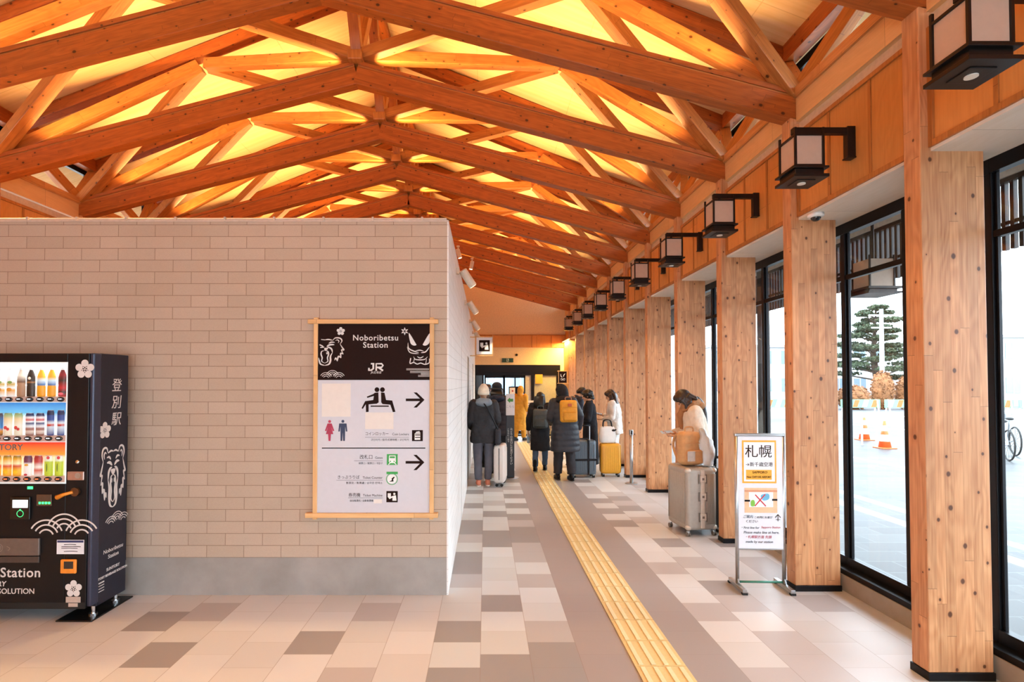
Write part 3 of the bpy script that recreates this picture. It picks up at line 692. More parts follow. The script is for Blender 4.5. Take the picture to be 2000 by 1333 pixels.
# railing, cones, bicycles
T = thing('pipe_railing', 'white pipe railing on the forecourt behind a traffic cone', 'railing', (10.4, 14.6, -.06))
for x in (0, 1.3, 2.6, 3.9): MB().tube([(x, 0, 0), (x, 0, .78)], .025, 8).build('post', M_white, T)
for z in (.42, .78): MB().tube([(0, 0, z), (3.9, 0, z)], .022, 8).build('rail', M_white, T)
M_cone = plain('cone_orange', '#e2642a', .5); M_band = plain('cone_white', '#f0efe9', .4)
def cone(x, y, lab):
    T = thing('traffic_cone', lab, 'traffic cone', (x, y, -.06), 0, 'traffic cones')
    MB().box(-.19, .19, -.19, .19, 0, .03).build('base', M_cone, T, .01)
    MB().lathe([(.145, .03), (.03, .72), (0, .72)]).build('body', M_cone, T, 0, True)
    MB().lathe([(.122, .19), (.094, .36), (.0, .36), (0, .19)]).build('band', M_band, T)
    MB().lathe([(.078, .46), (.056, .60), (.0, .60), (0, .46)]).build('band', M_band, T)
cone(10.5, 13.9, 'orange and white cone in front of the railing'); cone(11.4, 15.9, 'orange cone behind the left end of the railing'); cone(11.3, 12.4, 'orange cone beside the parked bicycles')
def bicycle(x, y, rz, lab):
    T = thing('bicycle', lab, 'bicycle', (x, y, -.06), rz, 'parked bicycles')
    for cx in (-.52, .52):
        w = MB(); w.tube([(cx+.33*math.cos(a*PI/12), 0, .345+.33*math.sin(a*PI/12)) for a in range(25)], .018, 6)
        for a in range(6): w.tube([(cx-.33*math.cos(a*PI/6), 0, .345-.33*math.sin(a*PI/6)), (cx+.33*math.cos(a*PI/6), 0, .345+.33*math.sin(a*PI/6))], .003, 4)
        w.build('wheel', M_rubber, T)
    f = MB(); P = {'r': (-.52, 0, .345), 'b': (-.08, 0, .30), 's': (-.22, 0, .80), 'h': (.36, 0, .82), 'f': (.52, 0, .345)}
    for a, b in (('r', 'b'), ('b', 's'), ('b', 'h'), ('s', 'h'), ('r', 's'), ('h', 'f')): f.tube([P[a], P[b]], .016, 8)
    f.build('frame', plain('bike_silver', '#8e9499', .35, .6), T)
    MB().tube([(.36, 0, .82), (.33, 0, 1.0), (.30, -.26, 1.02), (.16, -.28, 1.0)], .012, 8).tube([(.33, 0, 1.0), (.30, .26, 1.02), (.16, .28, 1.0)], .012, 8).build('handlebar', M_chrome, T)
    MB().ell((-.24, 0, .86), (.13, .07, .035)).build('saddle', M_rubber, T, 0, True)
    MB().box(.46, .76, -.16, .16, .72, .94).build('basket', plain('basket_grey', '#7d7f82', .5), T)
bicycle(11.75, 12.1, 1.1, 'parked bicycle nearest the window at the right edge'); bicycle(12.7, 12.9, 1.1, 'parked bicycle behind the nearest one at the right edge')
# construction barriers
for k in range(9):
    T = thing('construction_barrier', 'orange and green construction barrier by the road', 'barrier', (14.2+2.05*k, 26-.12*k, -.09), 0, 'row of construction barriers')
    MB().box(-.95, .95, -.03, .03, .55, .95).build('board', plain('barrier_green', '#78b08c', .6), T)
    for j in range(4): MB().prism([(-.85+.45*j, .58), (-.62+.45*j, .58), (-.5+.45*j, .92), (-.73+.45*j, .92)], -.036, .036, Matrix(((1, 0, 0, 0), (0, 0, 1, 0), (0, 1, 0, 0), (0, 0, 0, 1)))).build('stripe', M_cone if j % 2 else M_band, T)
    for x in (-.8, .8): MB().bar((x, -.22, 0), (x, 0, .95), .05, .05).bar((x, .22, 0), (x, 0, .95), .05, .05).build('leg', M_band, T)
# plants
def leafball(mb, c, r, n, size, rnd):
    for _ in range(n):
        d = Vector((rnd.gauss(0, 1), rnd.gauss(0, 1), rnd.gauss(0, 1))).normalized()*(.55+.5*rnd.random())
        p = Vector(c)+Vector((d.x*r[0], d.y*r[1], d.z*r[2]))
        q = Quaternion((rnd.gauss(0, 1), rnd.gauss(0, 1), rnd.gauss(0, 1), rnd.gauss(0, 1))); q.normalize()
        s = size*(.6+.8*rnd.random())
        vs = [p+q @ Vector(v)*s for v in ((-.5, -.5, 0), (.5, -.5, .1), (.5, .5, 0), (-.5, .5, .1))]
        mb.add(vs, [(0, 1, 2, 3)])
rnd = random.Random(4)
M_bush = plain('bush_russet', '#8a5a35', .8, 0, .35, 3); M_pine = plain('pine_green', '#3f4a33', .8, 0, .35, 2); M_bark = plain('bark', '#4c4038', .9, 0, .3, 5)
for i, (x, r, h) in enumerate(((21.9, 1.1, 2.4), (24.4, 1.05, 1.6), (26.35, .72, 2.5), (27.95, .7, 2.2), (29.4, .55, 1.0))):
    T = thing('clipped_shrub', 'russet clipped shrub, %s from the left beyond the road' % WORDS[i], 'shrub', (x, 35, -.09), 0, 'shrubs beyond the road')
    m = MB().ell((0, 0, h*.5), (r*.86, r*.86, h*.48)); leafball(m, (0, 0, h*.5), (r*.9, r*.9, h*.52), 2600, .085, rnd); m.build('foliage', M_bush, T)
    MB().cyl((0, 0), .12, 0, h*.5, 8).build('stem', M_bark, T)
T = thing('pine_tree', 'large layered pine tree behind the road, seen through the window', 'tree', (31, 42, -.09))
MB().tube([(0, 0, 0), (.2, 0, 2), (-.1, 0, 4), (.2, 0, 7.6)], [.32, .26, .2, .05], 10).build('trunk', M_bark, T)
m = MB(); br = MB()
for k in range(30):
    z = 2.2+5.7*k/30; a = k*2.4; R = (3.5-2.3*(z-2.2)/5.7)*(.6+.5*rnd.random())
    c = (R*.75*math.cos(a), R*.75*math.sin(a), z+.3*rnd.random()); leafball(m, c, (R*.52, R*.52, .20), 520, .115, rnd); br.tube([(0.1, 0, z-.4), (c[0]*.5, c[1]*.5, z-.1), c], [.07, .05, .02], 6)
m.build('needles', M_pine, T, fix=False); br.build('branches', M_bark, T)
T = thing('utility_pole', 'pale utility pole standing in front of the pine tree', 'pole', (28.6, 38, -.09))
MB().tube([(0, 0, 0), (0, 0, 7.1)], [.17, .12], 12).build('shaft', plain('pole_grey', '#c3c6c8', .6), T)
MB().box(-.9, .9, -.05, .05, 6.6, 6.7).box(-.7, .7, -.05, .05, 5.7, 5.8).build('crossarm', M_white, T); MB().box(-.19, .19, -.19, .19, .5, 1.3).build('yellow_sleeve', plain('sleeve_yellow', '#e0b23a', .6), T)
# buildings
def house(nm, lab, x, y, w, d, h, col, floors, roof):
    T = thing(nm, lab, 'building', (x, y, -.09))
    MB().box(-w/2, w/2, 0, d, 0, h).build('walls', plain('wall_'+col, col, .8), T)
    MB().box(-w/2-.25, w/2+.25, -.25, d+.25, h, h+.22).build('roof', plain('roof_'+roof, roof, .7), T)
    for f in range(floors):
        for k in range(int(w/2)):
            xx = -w/2+1+2*k; z = 1.0+f*(h/floors)
            o = MB().box(xx-.55, xx+.55, -.05, .02, z, z+1.2).build('window', plain('house_pane', '#7f8f9d', .2), T)
            MB().box(xx-.03, xx+.03, -.07, .0, z, z+1.2).build('window_bar', M_white, o)
house('shop_building', 'white low building right of the pine tree', 36, 50, 7, 6, 6.4, '#d5d6d6', 2, '#b9bcbe')
house('apartment_house', 'two storey pale house seen through the rightmost window', 43, 40, 12, 7, 5.2, '#cfccc8', 2, '#9a9da2')
house('office_building', 'pale building seen between the second and third columns', 25, 48, 9, 6, 5.0, '#cdd2d6', 2, '#b0b4b8')
house('blue_building', 'light blue building beyond the far doors', 1, 30, 16, 6, 3.0, '#9db8cc', 1, '#b9aaa8')
# ------------------------------------------------------------------ shared line drawings (white on dark)
def art_flower(a, x, y, r, petal=True):
    for k in range(5):
        t = PI/2+2*PI*k/5; a.disc((x+r*.62*math.cos(t), y+r*.62*math.sin(t)), r*.37)
    for k in range(5):
        t = PI/2+2*PI*(k+.5)/5; a.disc((x+r*.22*math.cos(t), y+r*.22*math.sin(t)), r*.075, 10); a.stroke([(x, y), (x+r*.22*math.cos(t), y+r*.22*math.sin(t))], r*.05, smooth=False)
def art_waves(a, x, y, r, clip=None):
    for cx, c_y in ((-1.05, -.35), (0, 0), (1.05, -.35)):
        if clip and cx > 0 and clip == 'left': continue
        for q in (1, .72, .44):
            a0, a1 = (22, 158) if cx == 0 else ((22, 150) if cx < 0 else (30, 158))
            a.ring((x+cx*r, y+c_y*r-.2*r), r*q, r*.085, a0, a1)
def art_bear(a, cx, cy_, w, h, only=None, lw=1.0):
    X = lambda x, y: (cx+x*w, cy_+y*h)
    L = w*.085*lw
    sides = (1, -1) if only is None else (only,)
    for s in sides:
        S_ = lambda pts, k=1.0, tp=True: a.stroke([X(s*p[0], p[1]) for p in pts], L*k, tp)
        S_([(.42, .86), (.55, 1.05), (.80, 1.03), (.90, .82), (.80, .58)], 1.1)       # ear
        S_([(.55, .84), (.66, .90), (.74, .80), (.70, .66)], .8)
        S_([(.0, .90), (.2, .93), (.42, .86)], 1.0)                                   # brow line of the head
        S_([(.80, .58), (.92, .30), (1.0, .12), (.88, .10), (.98, -.22)], 1.2)         # cheek fur
        S_([(.98, -.22), (.84, -.16), (.86, -.52)], 1.2)
        S_([(.86, -.52), (.72, -.40), (.66, -.78)], 1.3)
        S_([(.66, -.78), (.58, -.52), (.52, -.70)], 1.0)
        S_([(.10, .40), (.28, .52), (.50, .52)], 1.5)                                  # eye
        S_([(.20, .62), (.34, .72), (.52, .70)], 1.1)
        S_([(.10, .34), (.24, .30), (.36, .16), (.40, -.10)], 1.4)                     # muzzle
        S_([(.40, -.10), (.30, -.40), (.30, -.72), (.22, -1.0), (.0, -1.1)], 1.5)      # jaw
        S_([(.02, .06), (.16, .0), (.20, -.22), (.14, -.50), (.16, -.78), (.0, -.92)], 1.1)  # mouth
        S_([(.16, .0), (.12, -.20), (.08, -.06)], .9)                                  # fang
    a.poly([X(*p) for p in ((-.16, .26), (.16, .26), (.13, .14), (0, .06), (-.13, .14))] if only is None else [X(only*p[0], p[1]) for p in ((-.02, .26), (.16, .26), (.13, .14), (0, .06))], True)

# ------------------------------------------------------------------ vending machine
VX, VY, VB, VZ0, VZ1, VL = -2.735, 3.73, 4.06, .072, 1.865, -3.87
P2 = 3.73/1030
vx = lambda px: (px-948)*P2-VX; vz = lambda py: EYE-(py-749)*P2     # measured on the front face
VM = thing('vending_machine', 'black drinks vending machine with white bear drawing against the block wall', 'vending machine', (VX, VY, 0))
M_vm = plain('machine_black', '#100f12', .35, 0, .1, spec=.25); M_vmside = plain('machine_navy', '#24232d', .45, 0, .06, spec=.3); M_art = plain('decal_white', '#d6cfcb', .45, 0, .03)
wid = VX-VL
dx0, dx1, dz0, dz1 = -wid+.12, vx(143), vz(942), vz(708)
bd = MB().box(-wid, -.012, .03, VB-VY, VZ0, VZ1)
bd.build('cabinet', M_vmside, VM, .006)
fr_ = MB()   # front door around the display opening
fr_.box(-wid, dx0, -.05, .03, VZ0+.02, VZ1-.005).box(dx1, -.03, -.05, .03, VZ0+.02, VZ1-.005).box(dx0, dx1, -.05, .03, dz1, VZ1-.005).box(dx0, dx1, -.05, .03, VZ0+.02, dz0)
fr_.build('front_panel', M_vm, VM, .004)
MB().box(-.03, 0, -.045, .03, VZ0+.03, VZ1-.002).build('corner_strip', plain('corner_navy', '#34374a', .3, .3), VM, .008)
MB().box(-wid+.01, -.035, -.052, -.046, vz(1180), vz(1168)).build('kick_slot', plain('slot_black', '#070707', .6), VM)
# display
def m_band(name, z0, z1, stops, emit):
    t = NT(name); sp = t.n('ShaderNodeSeparateXYZ', i0=t.obj()); k = t.ramp(t.math('DIVIDE', t.math('SUBTRACT', sp.outputs[2], z0), z1-z0), stops)
    t.set(t.b.inputs['Emission Color'], k); t.b.inputs['Emission Strength'].default_value = emit; return t.fin(k, .4)
rows = ((708, 773, 775, 785, 'white'), (787, 848, 850, 861, 'blue'), (864, 926, 928, 939, 'red'))
gr = {'white': [(0, C('#eef2f2')), (1, C('#ffffff'))], 'blue': [(.0, C('#f2f6f8')), (.55, C('#dcebf4')), (.68, C('#5fb0dc')), (1, C('#1474bd'))], 'red': [(0, C('#f7efe6')), (.52, C('#f2d9b8')), (.62, C('#ec8a33')), (1, C('#d2261c'))]}
disp = MB().box(dx0, dx1, .0, .029, dz0, dz1).build('display_case', plain('case_white', '#e8ecec', .4, 0, .02, emit=.25), VM)
for a, b2, c, d, kind in rows:
    o = MB().box(dx0+.004, dx1-.012, -.004, -.0005, vz(b2)-.004, vz(a)+.0).build('backlit_panel', m_band('backlit_'+kind, vz(b2), vz(a), gr[kind], .85), disp)
    MB().box(dx0+.004, dx1-.004, -.042, -.004, vz(d), vz(c)).build('button_rail', plain('rail_pink', '#c9a79c', .35, 0, .03, emit=.12), disp, .003)
    for k in range(8):
        px = 129-20*k if kind == 'white' else 127-20*k
        if px < -6: continue
        z = (vz(c)+vz(d))/2
        o = MB().ell((vx(px), -.044, z), (.027, .008, .0165), n=18).build('button', plain('button_black', '#15161c', .15), VM, 0, True)
        MB().box(vx(px)-.010, vx(px)+.012, -.0545, -.052, z-.001, z+.005).build('button_light', plain('btn_white', '#dfeaff', .3, 0, .02, emit=1.5) if kind != 'red' else plain('btn_red', '#ff7a4a', .3, 0, .02, emit=1.2), o)
MB().box(dx0, dx1, -.048, -.046, dz0, dz1).build('display_glass', M_glass, VM)
MB().box(dx1-.010, dx1, -.05, 0, dz0, dz1).box(dx0, dx1, -.05, 0, dz1-.010, dz1).box(dx0, dx1, -.05, 0, dz0, dz0+.010).build('display_bezel', plain('bezel_white', '#dfe6e8', .4, 0, .02, emit=.35), VM, .003)
L = bpy.data.lights.new('display_lamp', 'AREA'); L.shape = 'RECTANGLE'; L.size = wid-.4; L.size_y = .03; L.energy = 2.2; L.color = (.93, .97, 1)
o = bpy.data.objects.new('display_lamp', L); COL.objects.link(o); o.parent = VM; o.location = ((dx0+dx1)/2, -.030, dz1-.014); o.rotation_euler = (math.radians(-12), 0, 0)
lettering('SUNTORY', .058, facing((vx(8), -.0052, vz(874))), plain('logo_grey', '#6b7478', .4), disp, 'maker_lettering', bold=.001, sx=1.1)
# things on show
M_capw = plain('cap_white', '#eceeee', .4); 
def m_drink(nm, stops, z1): return m_band('drink_'+nm, 0, z1, [(p, C(c)) for p, c in stops], .28)
def bottle(px, row, nm, label, stops, kind, grp=None, deco=None):
    y0 = rows[row][2]; z = vz(y0)+.0005; h = {'bottle': .205, 'can': .155, 'slim': .175, 'small': .140}[kind]; r = .0285
    T = thing({'bottle': 'drink_bottle', 'can': 'drink_can', 'slim': 'drink_can', 'small': 'drink_can'}[kind], label, 'drink', (VX+vx(px), VY-.030, z), 0, grp)
    mt = m_drink(nm, stops, h)
    if 'drink_'+nm in _mats: mt = _mats['drink_'+nm]
    else: _mats['drink_'+nm] = mt
    r *= .85 if kind == 'slim' else 1
    if kind == 'bottle':
        MB().lathe([(0, 0), (r*.93, 0), (r, .008), (r, .07), (r*.92, .08), (r, .09), (r, .135), (r*.8, .160), (r*.45, .185), (r*.45, .19), (0, .19)], n=20, M=Matrix.Diagonal((1, .5, 1, 1))).build('body', mt, T, 0, True)
        MB().lathe([(0, .187), (r*.52, .187), (r*.52, .205), (0, .205)], n=16, M=Matrix.Diagonal((1, .5, 1, 1))).build('bottle_cap', M_capw, T)
    else:
        MB().lathe([(0, 0), (r*.86, 0), (r, .008), (r, h-.016), (r*.85, h-.004), (r*.85, h), (0, h)], n=20, M=Matrix.Diagonal((1, .5, 1, 1))).build('body', mt, T, 0, True)
        MB().lathe([(0, h-.001), (r*.84, h-.001), (r*.84, h+.002), (0, h+.002)], n=16, M=Matrix.Diagonal((1, .5, 1, 1))).build('lid', M_steel, T)
    if deco:
        for (x, zz, rx, rz, c) in deco:
            MB().ell((x, -r*.5, zz), (rx, .004, rz), n=14).build('label_mark', plain('mark'+c, c, .5, 0, .05, emit=.15), T, 0, True)
W_ = [(0, '#e9eef0'), (.22, '#e8a23a'), (.30, '#f2f5f6'), (.42, '#c9a23c'), (.52, '#f4f6f7'), (1, '#dfe9f2')]
wd = [(0, .05, .018, .012, '#d8912d'), (.004, .10, .016, .010, '#7d9a4a')]
bottle(9, 0, 'white_tea', 'white labelled bottle at the left edge of the top shelf', W_, 'bottle', 'drinks on the top shelf', wd)
bottle(29, 0, 'white_tea', 'second white labelled bottle, beside the tan bottle', W_, 'bottle', 'drinks on the top shelf', wd)
bottle(49, 0, 'tan', 'tan brown bottle left of the black one on the top shelf', [(0, '#a5785a'), (.45, '#b58a6a'), (.5, '#6d4a36'), (.72, '#e6d9c8'), (1, '#b08a6c')], 'bottle', 'drinks on the top shelf')
bottle(68, 0, 'black_coffee', 'black coffee bottle in the middle of the top shelf', [(0, '#1d1613'), (.45, '#241a16'), (.48, '#a06a3c'), (.54, '#2a1e19'), (1, '#1b1513')], 'bottle', 'drinks on the top shelf', [(0, .128, .010, .010, '#e8dcc8')])
OR = [(0, '#e79a1c'), (.36, '#eda423'), (.40, '#2f74b8'), (.55, '#d7e6ef'), (.66, '#f0b23e'), (.9, '#ef9a18'), (1, '#ef9a18')]
bottle(88, 0, 'orange', 'orange and blue bottle beside the black one on the top shelf', OR, 'bottle', 'drinks on the top shelf')
bottle(108, 0, 'orange', 'orange and blue bottle beside the red and black one', OR, 'bottle', 'drinks on the top shelf')
bottle(129, 0, 'red_black', 'red and black bottle at the right end of the top shelf', [(0, '#b01f2c'), (.15, '#20151a'), (.3, '#c3202d'), (.55, '#241518'), (.75, '#8d1a26'), (1, '#3a1418')], 'bottle', 'drinks on the top shelf', [(0, .02, .018, .010, '#e5687a')])
bottle(7, 1, 'blue_can', 'blue and brown can at the left edge of the middle shelf', [(0, '#4a3326'), (.2, '#d08a2a'), (.35, '#2d7fc0'), (.75, '#1c5f9e'), (.9, '#3c3c48'), (1, '#23304a')], 'can', 'drinks on the middle shelf')
PE = [(0, '#e9dcc2'), (.45, '#f0e6d6'), (.75, '#e7cf9f'), (.9, '#a8bb84'), (1, '#7f9b62')]
bottle(25, 1, 'peach', 'pale bottle with red fruit, beside the blue and brown can', PE, 'can', 'drinks on the middle shelf', [(-.006, .055, .012, .012, '#d6453e'), (.010, .045, .010, .010, '#cf3a3a')])
bottle(45, 1, 'peach', 'pale bottle with red fruit, beside the blue, red and white cans', PE, 'can', 'drinks on the middle shelf', [(-.006, .055, .012, .012, '#d6453e'), (.010, .045, .010, .010, '#cf3a3a')])
CO = [(0, '#7b3326'), (.18, '#d9c9bd'), (.30, '#8a3a2a'), (.42, '#eceef2'), (.55, '#20336e'), (.63, '#f1f2f5'), (.70, '#c62e35'), (.82, '#e9e9ee'), (.9, '#1f3068'), (1, '#1a2754')]
bottle(67, 1, 'cola', 'cola can with red, white and blue bands beside the pale bottle', CO, 'can', 'drinks on the middle shelf')
bottle(87, 1, 'cola', 'cola can with red, white and blue bands beside the tall blue can', CO, 'can', 'drinks on the middle shelf')
EN = [(0, '#1c3d86'), (.34, '#c9d2dc'), (.42, '#c43a34'), (.50, '#d6dde4'), (.62, '#214792'), (.80, '#1f428c'), (.84, '#12204a'), (1, '#18265a')]
bottle(107, 1, 'energy', 'tall blue and silver can beside the cola can', EN, 'slim', 'drinks on the middle shelf', [(0, .072, .014, .006, '#c8392f')])
bottle(127, 1, 'energy', 'tall blue and silver can at the right end of the middle shelf', EN, 'slim', 'drinks on the middle shelf', [(0, .072, .014, .006, '#c8392f')])
SO = [(0, '#e8a22c'), (.3, '#f0b63c'), (.5, '#d4452a'), (.62, '#f3e2b0'), (.85, '#e2a52e'), (1, '#7b6a24')]
for px, l in ((5, 'corn soup can at the left edge of the bottom shelf'), (25, 'middle one of the three corn soup cans'), (44, 'corn soup can beside the white and plum can')):
    bottle(px, 2, 'soup', 'yellow '+l, SO, 'small', 'drinks on the bottom shelf', [(.0, .03, .018, .014, '#f2c01e')])
bottle(65, 2, 'plum', 'white and plum coloured can on the bottom shelf', [(0, '#efe6e2'), (.6, '#f2ece6'), (.7, '#6c2a4e'), (1, '#5a2345')], 'small', 'drinks on the bottom shelf', [(0, .078, .014, .008, '#d8a23c'), (-.004, .01, .012, .008, '#c14046')])
bottle(85, 2, 'redwhite', 'red and white patterned can on the bottom shelf', [(0, '#e9dcd4'), (.3, '#c9503f'), (.45, '#efe2d8'), (.7, '#b93030'), (1, '#a4262c')], 'small', 'drinks on the bottom shelf')
GT = [(0, '#b9c832'), (.7, '#bccb3a'), (.78, '#e6ead0'), (1, '#e8e4da')]
bottle(105, 2, 'green', 'green tea can beside the red and white patterned can', GT, 'small', 'drinks on the bottom shelf', [(.006, .128, .011, .011, '#d0404a'), (-.002, .06, .004, .03, '#5f7a1c')])
bottle(125, 2, 'green', 'green tea can at the right end of the bottom shelf', GT, 'small', 'drinks on the bottom shelf', [(.006, .128, .011, .011, '#d0404a'), (-.002, .06, .004, .03, '#5f7a1c')])
# payment panel
def fbox(nm, x0, x1, y0, y1, m, d=.012, bev=.003, par=None, base=-.05): return MB().box(vx(x0), vx(x1), base-d, base, vz(y1), vz(y0)).build(nm, m, par or VM, bev)
MB().lathe([(0, 0), (.014, 0), (.012, .006), (0, .007)], M=Matrix.Translation((vx(165), -.05, vz(900))) @ Matrix.Rotation(PI/2, 4, 'X')).build('lock', M_chrome, VM, 0, True)
o = fbox('coin_plate', 147, 179, 918, 935, plain('plate_rose', '#b9998d', .3, .7), .010, .010)
MB().tube([(vx(168), -.0605, vz(926)), (vx(168), -.063, vz(926))], .020, 20).build('coin_disc', M_steel, o)
fbox('card_reader', 40, 78, 966, 1010, plain('reader_black', '#0c0c0e', .25), .014, .005)
fbox('reader_screen', 45, 74, 972, 987, plain('screen_lit', '#e6f4f6', .3, 0, .1, 60, emit=1.4), .0155, .001)
a = Art(lambda x, y: (vx(x), vz(y))); a.ring((60, 998), .022, .004); a.disc((60, 991), .006); a.build('reader_mark', plain('led_green', '#41d27c', .4, 0, .02, emit=1.2), VM, facing((0, -.0652, 0)))
fbox('green_lamp', 70, 80, 947, 952, plain('lamp_green', '#2ee06a', .3, 0, .02, emit=4), .004, .001)
o = fbox('bill_slot', 89, 118, 962, 984, plain('slot_brown', '#5a4636', .4, .3), .010, .004)
for k in range(4): MB().box(vx(94+6*k), vx(98+6*k), -.0615, -.060, vz(980), vz(976)).build('slot_light', plain('lamp_green', '#2ee06a', .3), o)
MB().tube([(vx(163), -.05, vz(957)), (vx(163), -.066, vz(957))], .030, 24).build('lever_dial', plain('dial_bronze', '#6b4a32', .3, .7), VM)
MB().tube([(vx(160), -.066, vz(957)), (vx(145), -.072, vz(961)), (vx(131), -.070, vz(967))], [.010, .012, .018], 10).build('return_lever', plain('lever_orange', '#e08a2a', .35), VM, 0, True)
fl = fbox('pickup_flap', -105, 97, 1045, 1078, plain('flap_grey', '#6f655f', .35, .5), .016, .004); fbox('pickup_lip', -105, 96, 1080, 1092, plain('flap_dark', '#4d443f', .4, .4), .010, .003)
a = Art(lambda x, y: (vx(x), vz(y))); a.ring((21, 1063), .026, .005); a.ring((21, 1063), .014, .005); a.stroke([(5, 1066), (14, 1060), (21, 1057)], .006); a.stroke([(36, 1060), (42, 1064), (38, 1068)], .005); a.build('flap_emblem', plain('emblem_grey', '#8d827a', .35, .4), VM, facing((0, -.0662, 0)))
o = fbox('notice_label', 128, 180, 1049, 1076, M_signwhite, .002, 0); 
a = Art(lambda x, y: (vx(x), vz(y))); a.rect(129, 1050, 179, 1054); a.build('label_band', plain('label_navy', '#2b3160', .5), VM, facing((0, -.0522, 0)))
a = Art(lambda x, y: (vx(x), vz(y)))
for y, x0, x1 in ((1058, 142, 165), (1062, 137, 174), (1065, 137, 168), (1071, 142, 168)): a.stroke([(x0, y), ((x0+x1)/2, y-.6), (x1, y)], .004)
a.build('label_lines', M_ink, VM, facing((0, -.0522, 0)))
o = MB(); o.box(vx(138), vx(168), -.068, -.05, vz(1112), vz(1085)); o.build('return_cup', plain('cup_orange', '#e2882a', .35), VM, .008)
fbox('cup_opening', 145, 164, 1088, 1103, plain('cup_dark', '#2a2019', .6), .0185, .003)
fbox('tiny_plate', 147, 175, 1157, 1168, plain('tiny_plate', '#bba79a', .4), .003, .001); fbox('tiny_plate', 152, 170, 1169, 1176, plain('tiny_plate', '#bba79a', .4), .003, .001)
a = Art(lambda x, y: (vx(x), vz(y))); keep = a.f
a.f = lambda x, y: (x, y)
VF = facing((0, -.0502, 0))
for fx0, fy0, r in ((176, 722, .068), (161, 1142, .060)):
    a = Art(); art_flower(a, vx(fx0), vz(fy0), r); a.build('flower_drawing', M_art, VM, VF)
a = Art(); art_flower(a, vx(-12), vz(960), .075); a.stroke([(vx(-6), vz(975)), (vx(0), vz(985)), (vx(4), vz(995)), (vx(2), vz(1005)), (vx(9), vz(998))], .016, True); a.build('flower_drawing', M_art, VM, VF)
a = Art(); art_waves(a, vx(141), vz(1026), .118); a.build('wave_drawing', M_art, VM, VF)
lettering('Noboribetsu Station', .092, facing((vx(98), -.0502, vz(1112))), M_art, VM, align='RIGHT', bold=.0012, track=1.08)
lettering('SUNTORY', .048, facing((vx(31), -.0502, vz(1133))), M_art, VM, align='RIGHT', bold=.0008, shear=.15)
lettering('SUNTORY BEVERAGE SOLUTION', .052, facing((vx(87), -.0502, vz(1147))), M_art, VM, align='RIGHT', bold=.0004)
# side face: x axis runs towards the wall (+y), normal +x
def sface(y, z): return facing((-.0115, y, z), (0, 1, 0), (0, 0, 1))
a = Art(); art_bear(a, 0, 0, .128, .205, lw=1.25); a.build('bear_drawing', M_art, VM, sface(.175, .965))
a = Art(); art_flower(a, 0, 0, .062); a.build('flower_drawing', M_art, VM, sface(.085, 1.31))
a = Art(); art_waves(a, 0, 0, .062); a.build('wave_drawing', M_art, VM, sface(.225, .645))
for k, ch in enumerate('登別駅'): lettering(ch, .105, sface(.20, 1.63-.125*k), M_art, VM, shear=.12)
lettering('Noboribetsu', .040, sface(.19, .43), M_art, VM, shear=.1); lettering('Station', .040, sface(.19, .385), M_art, VM, shear=.1)
lettering('SUNTORY', .030, sface(.19, .295), M_art, VM, bold=.0006); lettering('SUNTORY BEVERAGE SOLUTION', .0235, sface(.17, .255), M_art, VM, bold=.0006)
a = Art()
for k in range(4): a.stroke([(-.03, -.02*k), (.025, -.02*k)], .009 if k == 0 else .005, smooth=False)
a.build('small_print', M_art, VM, sface(.075, .225))
MB().box(-wid, -.012, VB-VY-.004, VB-VY, .3, 1.4).build('back_plate', M_black, VM)
for y in (.05, .275):
    MB().cyl((-.05, y), .013, .016, VZ0+.002, 14).cyl((-.05, y), .028, .012, .022, 16).build('levelling_foot', M_chrome, VM, 0)
    MB().cyl((-wid+.05, y), .013, .0, VZ0+.002, 14).build('levelling_foot', M_chrome, VM, 0)
MB().box(-.235, .018, -.055, .375, 0, .012).build('foot_board', plain('board_black', '#0f0e10', .25), VM, .004)

# ------------------------------------------------------------------ station guide sign on the block wall
SX, SZ, SY = -.872, 1.380, BLK_Y-.012
K_ = .001261
sf = lambda zx, zy: ((zx-443.5)*K_, (656-zy)*K_)
G = thing('guide_sign', 'tall station guide sign in a pale wood frame on the block wall', 'sign', (SX, SY, SZ))
w2, h2 = 697*K_/2, 1168*K_/2
MB().box(-w2, w2, -.012, .010, -h2, h2).build('panel', plain('guide_pale', '#c6c4ca', .45, 0, .015), G)
MB().box(-w2, w2, -.0135, -.012, sf(0, 421)[1], h2).build('header_band', M_ink, G)
f = MB()
for s in (-1, 1): f.box(s*(w2+.014)-.016, s*(w2+.014)+.016, -.026, .010, -h2-.05, h2+.05)
fm = f.build('frame_stile', M_signwood, G, .003)
MB().box(-w2-.075, w2+.065, -.034, .006, h2, h2+.034).build('frame_rail', wood('sign_frame_wood_x', '#e3b47c', '#d39f63', '#b98450', .2, .5, 0, 'X'), G, .003)
MB().box(-w2-.085, w2+.065, -.034, .006, -h2-.036, -h2).build('frame_rail', bpy.data.materials['sign_frame_wood_x'], G, .003)
F0 = facing((0, -.0137, 0)); F1 = facing((0, -.0122, 0))
tx = lambda s, zx, zy, h, m=M_ink, al='CENTER', F=F1, **k: lettering(s, h*K_, F @ Matrix.Translation((*sf(zx, zy), 0)), m, G, align=al, **k)
tx('Noboribetsu', 453, 160, 50, M_art, F=F0, bold=.0006, track=1.1); tx('Station', 453, 205, 50, M_art, F=F0, bold=.0006, track=1.1)
a = Art(sf)   # bear, cropped by the left edge, with flower and waves
art = Art(); bx_, by_ = sf(139, 243); BW, BH = .148, .100
art_bear(art, bx_, by_, BW, BH, only=1, lw=.72)
